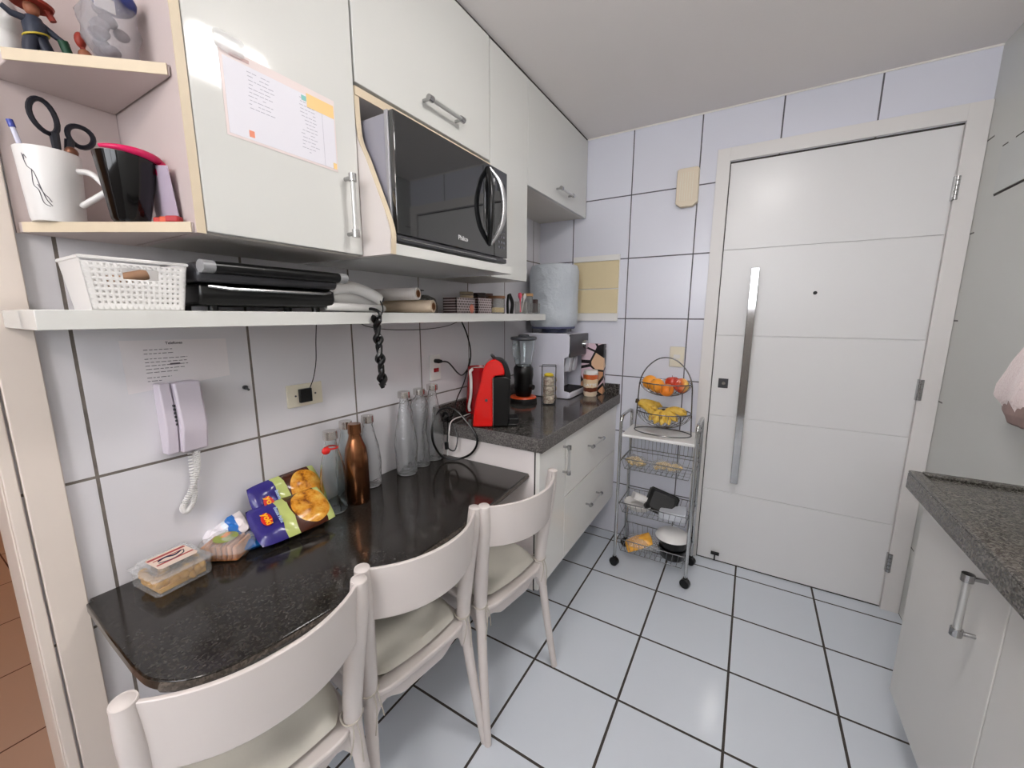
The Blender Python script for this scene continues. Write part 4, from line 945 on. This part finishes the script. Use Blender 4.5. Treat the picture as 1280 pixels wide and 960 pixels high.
fg.add('belt', MB().tube([(.0155*math.cos(a), .0155*math.sin(a), .040+.005*math.sin(a)) for a in [2*PI*k/18 for k in range(18)]], .0015, 6, closed=True), flat('belt_yellow', (200, 180, 60), .5))
fg.add('head', MB().ball((0, 0, .082), (.010, .010, .013), 16, 10), M_skin)
fg.add('hat', MB().lathe([(0, .088), (.026, .086), (.028, .090), (.016, .096), (.012, .112), (0, .116)], n=24).tube([(0, .018, .088), (.002, .024, .074)], [.006, .005], 8), M_rust)
g2 = Thing('clay_figurine', 'small dark green seated figurine between blue one and plastic bag', 'figurine', (.105, .315, UZ))
g2.add('body', MB().ball((0, .004, .012), (.012, .018, .012), 16, 10).tube(catmull([(0, -.006, .008), (0, -.012, .03), (.002, -.016, .044)], 4), [.007]*9, 10), M_gr)
g2.add('head', MB().ball((0, .012, .034), (.010, .010, .011), 16, 10), M_skin); g2.add('cap', MB().ball((0, .008, .058), (.008, .008, .013), 14, 8).tube([(0, .010, .044), (0, .009, .052)], .004, 8), M_rust)
pb = Thing('plastic_bag', 'clear plastic bag of small items with blue top on the upper corner shelf', 'bag', (.190, .340, UZ))
bgm = MB().ball((0, 0, .058), (.044, .038, .060), 36, 24)
for v in bgm.bm.verts:
    c_ = v.co; q = math.sin(c_.x*130+c_.z*60)*math.sin(c_.y*110-c_.z*90)+.6*math.sin(c_.z*170+c_.y*140)*math.sin(c_.x*210)
    v.co.x += c_.x*.12*q; v.co.y += c_.y*.12*q; v.co.z = max(.0, c_.z*(1+.05*q))
pb.add('bag_skin', bgm, flat('bag_film', (176, 174, 180), .12, alpha=.42, bump=(40, 1, .01)))
ct_ = MB(); rr = random.Random(9)
for i in range(14): ct_.ball((rr.uniform(-.02, .02), rr.uniform(-.018, .018), rr.uniform(.012, .085)), (.010, .012, .009), 10, 6)
q = pb.add('contents', ct_, flat('bag_contents', (120, 108, 112), .5, vary=.4)); q['kind'] = 'stuff'
pb.add('blue_top', MB().ball((.004, .010, .104), (.036, .030, .018), 18, 10), flat('blue_fold', (44, 58, 130), .3))
pb.add('tag', MB().box(.030, .0315, -.024, .002, .070, .090), M_paper)
# ------------------------------------------------------------------ cart
CX0, CX1, CY0, CY1 = .654, 1.018, 2.045, 2.265
ca = Thing('rolling_cart', 'chrome kitchen cart with white top and three wire baskets', 'cart', ((CX0+CX1)/2, (CY0+CY1)/2, 0))
for x in (CX0, CX1):
    ca.add('side_frame', MB().tube(catmull([(x, CY0, .045), (x, CY0, .25), (x, CY0, .78), (x, CY0+.012, .830), (x, CY0+.04, .847), (x, CY1-.04, .847), (x, CY1-.012, .830), (x, CY1, .78), (x, CY1, .25), (x, CY1, .045)], 6), .0085, 12), M_chrome, world=True)
    for y in (CY0, CY1):
        w_ = ca.add('caster', MB().cyl((x, y, .030), (x, y, .055), .011), M_black, world=True)
        ca.add('wheel', MB().cyl((x-.004, y-.016, .024), (x+.004, y+.012, .024), .0238, n=24), M_black, .003, world=True, parent=w_)
ca.add('top_board', MB().box(CX0+.008, CX1-.008, CY0-.004, CY1+.002, .742, .758), M_wplast, .003, world=True)
M_wire = flat('wire_chrome', (150, 150, 150), .25, metal=1)
def cart_basket(zt, zb):
    w = MB(); x0, x1, y0, y1 = CX0+.010, CX1-.010, CY0+.004, CY1-.004; ins = .015
    w.tube([(x0, y0, zt), (x1, y0, zt), (x1, y1, zt), (x0, y1, zt)], .0026, 6, closed=True)
    w.tube([(x0+ins, y0+ins, zb), (x1-ins, y0+ins, zb), (x1-ins, y1-ins, zb), (x0+ins, y1-ins, zb)], .0020, 6, closed=True)
    n = 12
    for i in range(n+1):
        f = i/n; xt = x0+(x1-x0)*f; xb = x0+ins+(x1-x0-2*ins)*f
        w.tube([(xt, y0, zt), (xb, y0+ins, zb), (xb, y1-ins, zb), (xt, y1, zt)], .0012, 5)
    for i in range(1, 4):
        f = i/4; yt = y0+(y1-y0)*f; yb = y0+ins+(y1-y0-2*ins)*f
        w.tube([(x0, yt, zt), (x0+ins, yb, zb), (x1-ins, yb, zb), (x1, yt, zt)], .0012, 5)
    w.tube([(CX0, y0, zt-.02), (CX0, y1, zt-.02)], .003, 6); w.tube([(CX1, y0, zt-.02), (CX1, y1, zt-.02)], .003, 6)
    ca.add('wire_basket', w, M_wire, world=True)
for zt, zb in ((.620, .562), (.372, .314), (.160, .086)): cart_basket(zt, zb)
ca.add('back_guard', (lambda w: w)(MB().tube([(CX0, CY1, .70), (CX1, CY1, .70)], .0025, 6).tube([(CX0, CY1, .60), (CX1, CY1, .60)], .0025, 6)), M_wire, world=True)
bg = MB()
for i in range(1, 18): bg.cyl((CX0+i*.0204, CY1, .62), (CX0+i*.0204, CY1, .70), .0012, n=5)
ca.add('guard_wires', bg, M_wire, world=True)
# fruit stand
FC = (.838, 2.165)
fs = Thing('fruit_stand', 'two-tier chrome wire fruit stand on top of the cart', 'fruit stand', (FC[0], FC[1], .7585))
H = [(-.140, .0, .006), (-.136, 0, .09), (-.132, 0, .18), (-.126, 0, .27), (-.098, 0, .335), (-.05, 0, .382), (0, 0, .396), (.05, 0, .382), (.098, 0, .335), (.126, 0, .27), (.132, 0, .18), (.136, 0, .09), (.140, 0, .006)]
M_fs = flat('stand_chrome', (130, 130, 132), .2, metal=1)
fs.add('hoop', MB().tube(catmull(H, 5), .0032, 8), M_fs)
fs.add('base_ring', MB().tube([(.142*math.cos(a), .080*math.sin(a), .0035) for a in [2*PI*k/40 for k in range(40)]], .0032, 8, closed=True), M_fs)
def bowl(z, r, ry, d):
    w = MB()
    w.tube([(r*math.cos(a), ry*math.sin(a), z) for a in [2*PI*k/40 for k in range(40)]], .0028, 8, closed=True)
    for k in range(10):
        a = 2*PI*k/20
        w.tube([(r*math.cos(a)*math.cos(t_), ry*math.sin(a)*math.cos(t_), z-d*math.sin(t_)) for t_ in [PI*j/16 for j in range(17)]], .0013, 5)
    w.tube([(r*.55*math.cos(a), ry*.55*math.sin(a), z-d*.83) for a in [2*PI*k/30 for k in range(30)]], .0013, 5, closed=True)
    fs.add('wire_bowl', w, M_fs)
bowl(.268, .126, .095, .070); bowl(.115, .134, .100, .085)
def fz(z): return .7585+z
def orange_bm(r): return MB().lathe([(0, -r*.93), (r*.25, -r*.90)]+[(r*math.sin(PI*i/14), -r*.95*math.cos(PI*i/14)) for i in range(2, 13)]+[(r*.2, r*.91), (r*.04, r*.86), (0, r*.87)], n=28)
M_orf = flat('orange_peel', (240, 156, 44), .38, bump=(220, .3, .002)); M_orf2 = flat('mandarin_peel', (234, 130, 34), .38, bump=(220, .3, .002))
def orange(x, y, z, r, m, label):
    c = Thing('orange', label, 'fruit', (x, y, z), rot=(random.uniform(-.8, .8), random.uniform(-.6, .6), 0), group='oranges in the upper bowl')
    c.add('peel', orange_bm(r), m); c.add('stem_end', MB().lathe([(0, r*.862), (r*.09, r*.872), (r*.06, r*.92), (0, r*.93)], n=10), M_gr)
orange(FC[0]-.078, FC[1]+.005, fz(.262), .0385, M_orf, 'yellow-orange orange at the left side of the upper bowl')
orange(FC[0]-.033, FC[1]-.042, fz(.256), .037, M_orf, 'bright orange second from the left in the upper bowl')
orange(FC[0]+.018, FC[1]-.052, fz(.238), .034, M_orf2, 'deep orange mandarin at the front centre of the upper bowl')
orange(FC[0]-.040, FC[1]+.038, fz(.236), .036, M_orf2, 'orange lying low behind in the upper bowl')
t = NT('apple_skin'); t.color(t.ramp(t.math('ADD', t.math('MULTIPLY', t.noise(30, 3), .5), t.math('MULTIPLY', t.xyz()[0], 10)), [(.1, rgb(200, 66, 44)), (.36, rgb(222, 122, 66)), (.52, rgb(230, 184, 96))])); t.set(Roughness=.25); M_app = t.m
def apple(x, y, z, rot, label):
    c = Thing('apple', label, 'fruit', (x, y, z), rot=rot, group='apples in the upper bowl'); r = .037
    c.add('skin', MB().lathe([(0, -.024), (.008, -.030), (.020, -.032), (.031, -.018), (.037, .004), (.033, .022), (.020, .031), (.008, .027), (0, .020)], n=28), M_app)
    c.add('stem', MB().tube([(0, 0, .020), (.002, 0, .034), (.004, 0, .040)], .0015, 6), flat('apple_stem', (70, 50, 30), .7))
apple(FC[0]+.030, FC[1]+.030, fz(.262), (0, .2, 2.0), 'red apple at the back of the upper bowl')
apple(FC[0]+.080, FC[1]-.012, fz(.258), (.9, -.2, 0), 'yellow-red apple at the right side of the upper bowl')
t = NT('banana_skin'); t.color(t.ramp(t.noise(38, 4, rough=.7), [(.33, rgb(96, 62, 20)), (.43, rgb(214, 172, 62)), (.7, rgb(226, 192, 96))])); t.set(Roughness=.5); M_ban = t.m
M_btip = flat('banana_tip', (60, 44, 24), .7)
def banana_bunch(name_label, hub, tips, lift):
    c = Thing('banana_bunch', name_label, 'fruit', hub)
    h = Vector((0, 0, 0))
    for t_ in tips:
        e = Vector(t_); mid = e*.5+Vector((0, 0, lift)) + Vector((0, 0, -.0))
        P = catmull([h+e*.06, e*.28+Vector((0, 0, lift*.7)), mid, e*.78+Vector((0, 0, lift*.5)), e], 5)
        n_ = len(P); R = [.0165*min(1, .35+1.6*math.sin(PI*min(.5, i/(n_-1)*1.1)))*(1 if i < n_-4 else (.85, .6, .38, .25)[i-(n_-4)]) for i in range(n_)]
        b = c.add('banana', MB().tube(P, R, 9), M_ban)
    c.add('stem', MB().tube([(0, 0, -.004), (.0, 0, .016)], [.012, .009], 8), M_btip)
    return c
banana_bunch('spotted banana bunch fanned over the lower bowl of the fruit stand', (FC[0]+.005, FC[1]-.03, fz(.118)), [(-.060, -.045, -.040), (-.030, -.058, -.052), (.004, -.060, -.054), (.040, -.052, -.050), (.075, -.042, -.030), (.112, -.012, .002), (.108, .02, .006)], .014)
banana_bunch('banana bunch with dark stem overhanging the left side of lower bowl', (FC[0]-.135, FC[1]+.0, fz(.150)), [(.105, .02, -.012), (.110, -.02, -.026), (.105, -.050, -.050), (.12, .045, -.020)], .008)
# basket contents
M_root = flat('tan_crisp', (222, 190, 128), .7, vary=.35, bump=(50, .8, .006))
def lumpbag(loc, rz, n, L, label):
    c = Thing('snack_bag', label, 'bag', loc, rz); rr = random.Random(n)
    m = MB()
    for i in range(n): m.ball((rr.uniform(-L, L), rr.uniform(-.022, .022), rr.uniform(.010, .034)*(1-abs(i/n-.5)*.2)), (.016, .011, .010), 10, 6, Euler((0, 0, rr.uniform(0, 3))).to_matrix())
    q = c.add('contents', m, M_root); q['kind'] = 'stuff'
    c.add('film', MB().pillow(L*2.5, .075, .050, seed=n, amp=.004, crimp=.06), M_film)
lumpbag((.725, 2.135, .5655), math.radians(-30), 26, .045, 'clear bag of tan biscuits at the left of the top wire basket')
lumpbag((.880, 2.135, .5655), math.radians(4), 34, .062, 'clear bag of tan biscuits at the right of the top wire basket')
fb = Thing('foam_tray', 'white foam tray tilted at the back left of the middle basket', 'tray', (.755, 2.175, .345), rot=(math.radians(-18), math.radians(18), .3))
fb.add('tray_body', MB().box(-.055, .055, -.045, .045, 0, .006).box(-.055, -.049, -.045, .045, .006, .035).box(.049, .055, -.045, .045, .006, .035).box(-.055, .055, -.045, -.039, .006, .035).box(-.055, .055, .039, .045, .006, .035), M_wplast, .003)
def plate(x, y, z, r, h, nm, label, m=M_wplast):
    single(nm, MB().lathe([(0, 0), (r*.6, 0), (r*.75, .004), (r, h), (r*.97, h), (r*.72, .008), (0, .005)], n=36), m, label, 'plate', (x, y, z))
plate(.745, 2.150, .3165, .080, .034, 'white_plate', 'white plate lying at the left of the middle wire basket')
single('glass_box', MB().box(-.065, .065, -.06, .06, 0, .045), flat('milky_container', (224, 228, 236), .25, alpha=.7), 'clear lidded food container under the black tray', 'container', (.925, 2.14, .3165), (0, 0, .05), bev=.008)
bt_ = MB(); 
rows = []
for z, sx, sy in ((0, .055, .045), (.034, .072, .058), (.036, .080, .064), (.039, .080, .064), (.036, .069, .055), (.004, .052, .042)):
    rows.append([bt_.bm.verts.new((a*sx, b*sy, z)) for a, b in ((-1, -.8), (-.85, -1), (.85, -1), (1, -.8), (1, .8), (.85, 1), (-.85, 1), (-1, .8))])
for p, q in zip(rows, rows[1:]):
    for k in range(8): bt_.bm.faces.new((p[k], p[(k+1) % 8], q[(k+1) % 8], q[k]))
bt_.bm.faces.new(rows[0][::-1]); bt_.bm.faces.new(rows[-1])
single('black_tray', bt_, flat('tray_black', (9, 9, 10), .5), 'black plastic tray leaning open side back on the middle basket', 'tray', (.868, 2.135, .385), (math.radians(-118), math.radians(16), math.radians(6)))
t = NT('orange_pack'); t.color(t.mix(t.noise(30), rgb(238, 160, 40), rgb(250, 196, 90))); t.set(Roughness=.25)
single('orange_packet', MB().pillow(.15, .085, .040, seed=31, amp=.004, crimp=.06), t.m, 'orange packet lying in the lowest wire basket', 'packet', (.765, 2.145, .105), (math.radians(25), math.radians(-28), math.radians(18)))
single('clear_bag', MB().pillow(.17, .12, .06, seed=37, amp=.006), M_film, 'empty clear plastic bag under the orange packet in lowest basket', 'bag', (.78, 2.15, .0885), (0, 0, .2))
def pan(z, r, label):
    c = Thing('cooking_pot', label, 'pot', (.935, 2.15, z), group='black pots in the lowest basket')
    c.add('pot_body', MB().lathe([(0, 0), (r*.85, 0), (r*.92, .006), (r, .053), (r*1.04, .055), (r*.97, .057), (r*.88, .010), (0, .006)], n=36), M_black)
    c.add('handle', MB().tube([(-r*.98, 0, .036), (-r*1.12, 0, .038)], .006, 8), M_black)
pan(.0885, .068, 'black pot at the bottom of the stack in the lowest basket')
pan(.1465, .071, 'black pot on top of the stack under the white bowl')
single('white_bowl', MB().lathe([(.086, 0), (.080, .014), (.056, .030), (.030, .036), (0, .037), (0, .034), (.028, .033), (.054, .027), (.077, .012), (.083, 0), (.086, 0)], n=40), M_wplast, 'upturned white bowl covering the black pots in the lowest basket', 'bowl', (.930, 2.145, .2045))
# ------------------------------------------------------------------ cloth on the right wall
cw = Thing('hand_towel', 'pale pink fluffy towel hanging at the right photo edge', 'towel', (1.86, 1.63, 1.05))
t = NT('towel'); t.color(t.mix(t.noise(12, 4), rgb(226, 204, 204), rgb(246, 232, 230))); t.set(Roughness=.9); t.b.inputs['Sheen Weight'].default_value = .4; t.bump(t.noise(160, 3), .8, .004)
def drape(prof, cx, cy, n=40, m=26, seed=2):
    mb = MB(); rows = []
    for j in range(m+1):
        f = j/m; z, r1, r2, oy = [a+(b-a)*((f*(len(prof)-1)) % 1 if f < 1 else 1) for a, b in zip(prof[min(int(f*(len(prof)-1)), len(prof)-2)], prof[min(int(f*(len(prof)-1)), len(prof)-2)+1])]
        row = []
        for i in range(n):
            a = 2*PI*i/n; fold = 1+.10*math.sin(7*a+seed+f*2)+.06*math.sin(13*a+f*4)
            row.append(mb.bm.verts.new((cx+r1*fold*math.cos(a), cy+oy+r2*fold*math.sin(a), z)))
        rows.append(row)
    for p, q in zip(rows, rows[1:]):
        for k in range(n): mb.bm.faces.new((p[k], p[(k+1) % n], q[(k+1) % n], q[k]))
    mb.bm.faces.new(rows[0][::-1]); mb.bm.faces.new(rows[-1]); return mb
cw.add('cloth', drape([(1.36, .008, .02, -.02), (1.31, .020, .055, -.02), (1.24, .032, .095, 0), (1.17, .036, .125, .02), (1.135, .034, .125, .025), (1.115, .028, .095, .01), (1.08, .022, .07, -.01)], 1.857, 1.63), t.m, world=True)
cw.add('printed_end', drape([(1.135, .024, .085, .0), (1.10, .026, .075, .0), (1.075, .020, .060, -.01), (1.07, .014, .05, -.01)], 1.850, 1.64, seed=5), flat('towel_brown', (150, 128, 124), .9, vary=.3), world=True)
cw.add('hook', MB().cyl((XR, 1.61, 1.37), (1.855, 1.61, 1.37), .006).ball((1.853, 1.61, 1.37), .010), M_steel, world=True)
# ------------------------------------------------------------------ camera
cam = bpy.data.cameras.new('camera'); co = bpy.data.objects.new('camera', cam); COL.objects.link(co)
cam.sensor_fit = 'HORIZONTAL'; cam.sensor_width = 36; cam.lens = 498.04/1280*36; cam.clip_start = .02
fw = Vector((-0.50546459, 0.84598719, -0.16973872)); r = Vector((0.85824373, 0.51323744, 0.00224159)); u = Vector((-0.08901262, 0.14454415, 0.98548655))
Mc = Matrix((r, u, -fw)).transposed().to_4x4(); Mc.translation = Vector((1.1978, .0236, 1.3647))
co.matrix_world = Mc
S.camera = co
w = bpy.data.worlds.new('world'); S.world = w; w.use_nodes = True
w.node_tree.nodes['Background'].inputs[0].default_value = (.93, .95, 1, 1); w.node_tree.nodes['Background'].inputs[1].default_value = 6.6
S.view_settings.view_transform = 'Standard'; S.view_settings.look = 'None'; S.view_settings.gamma = 1; S.view_settings.use_curve_mapping = False
S.view_settings.exposure = .27
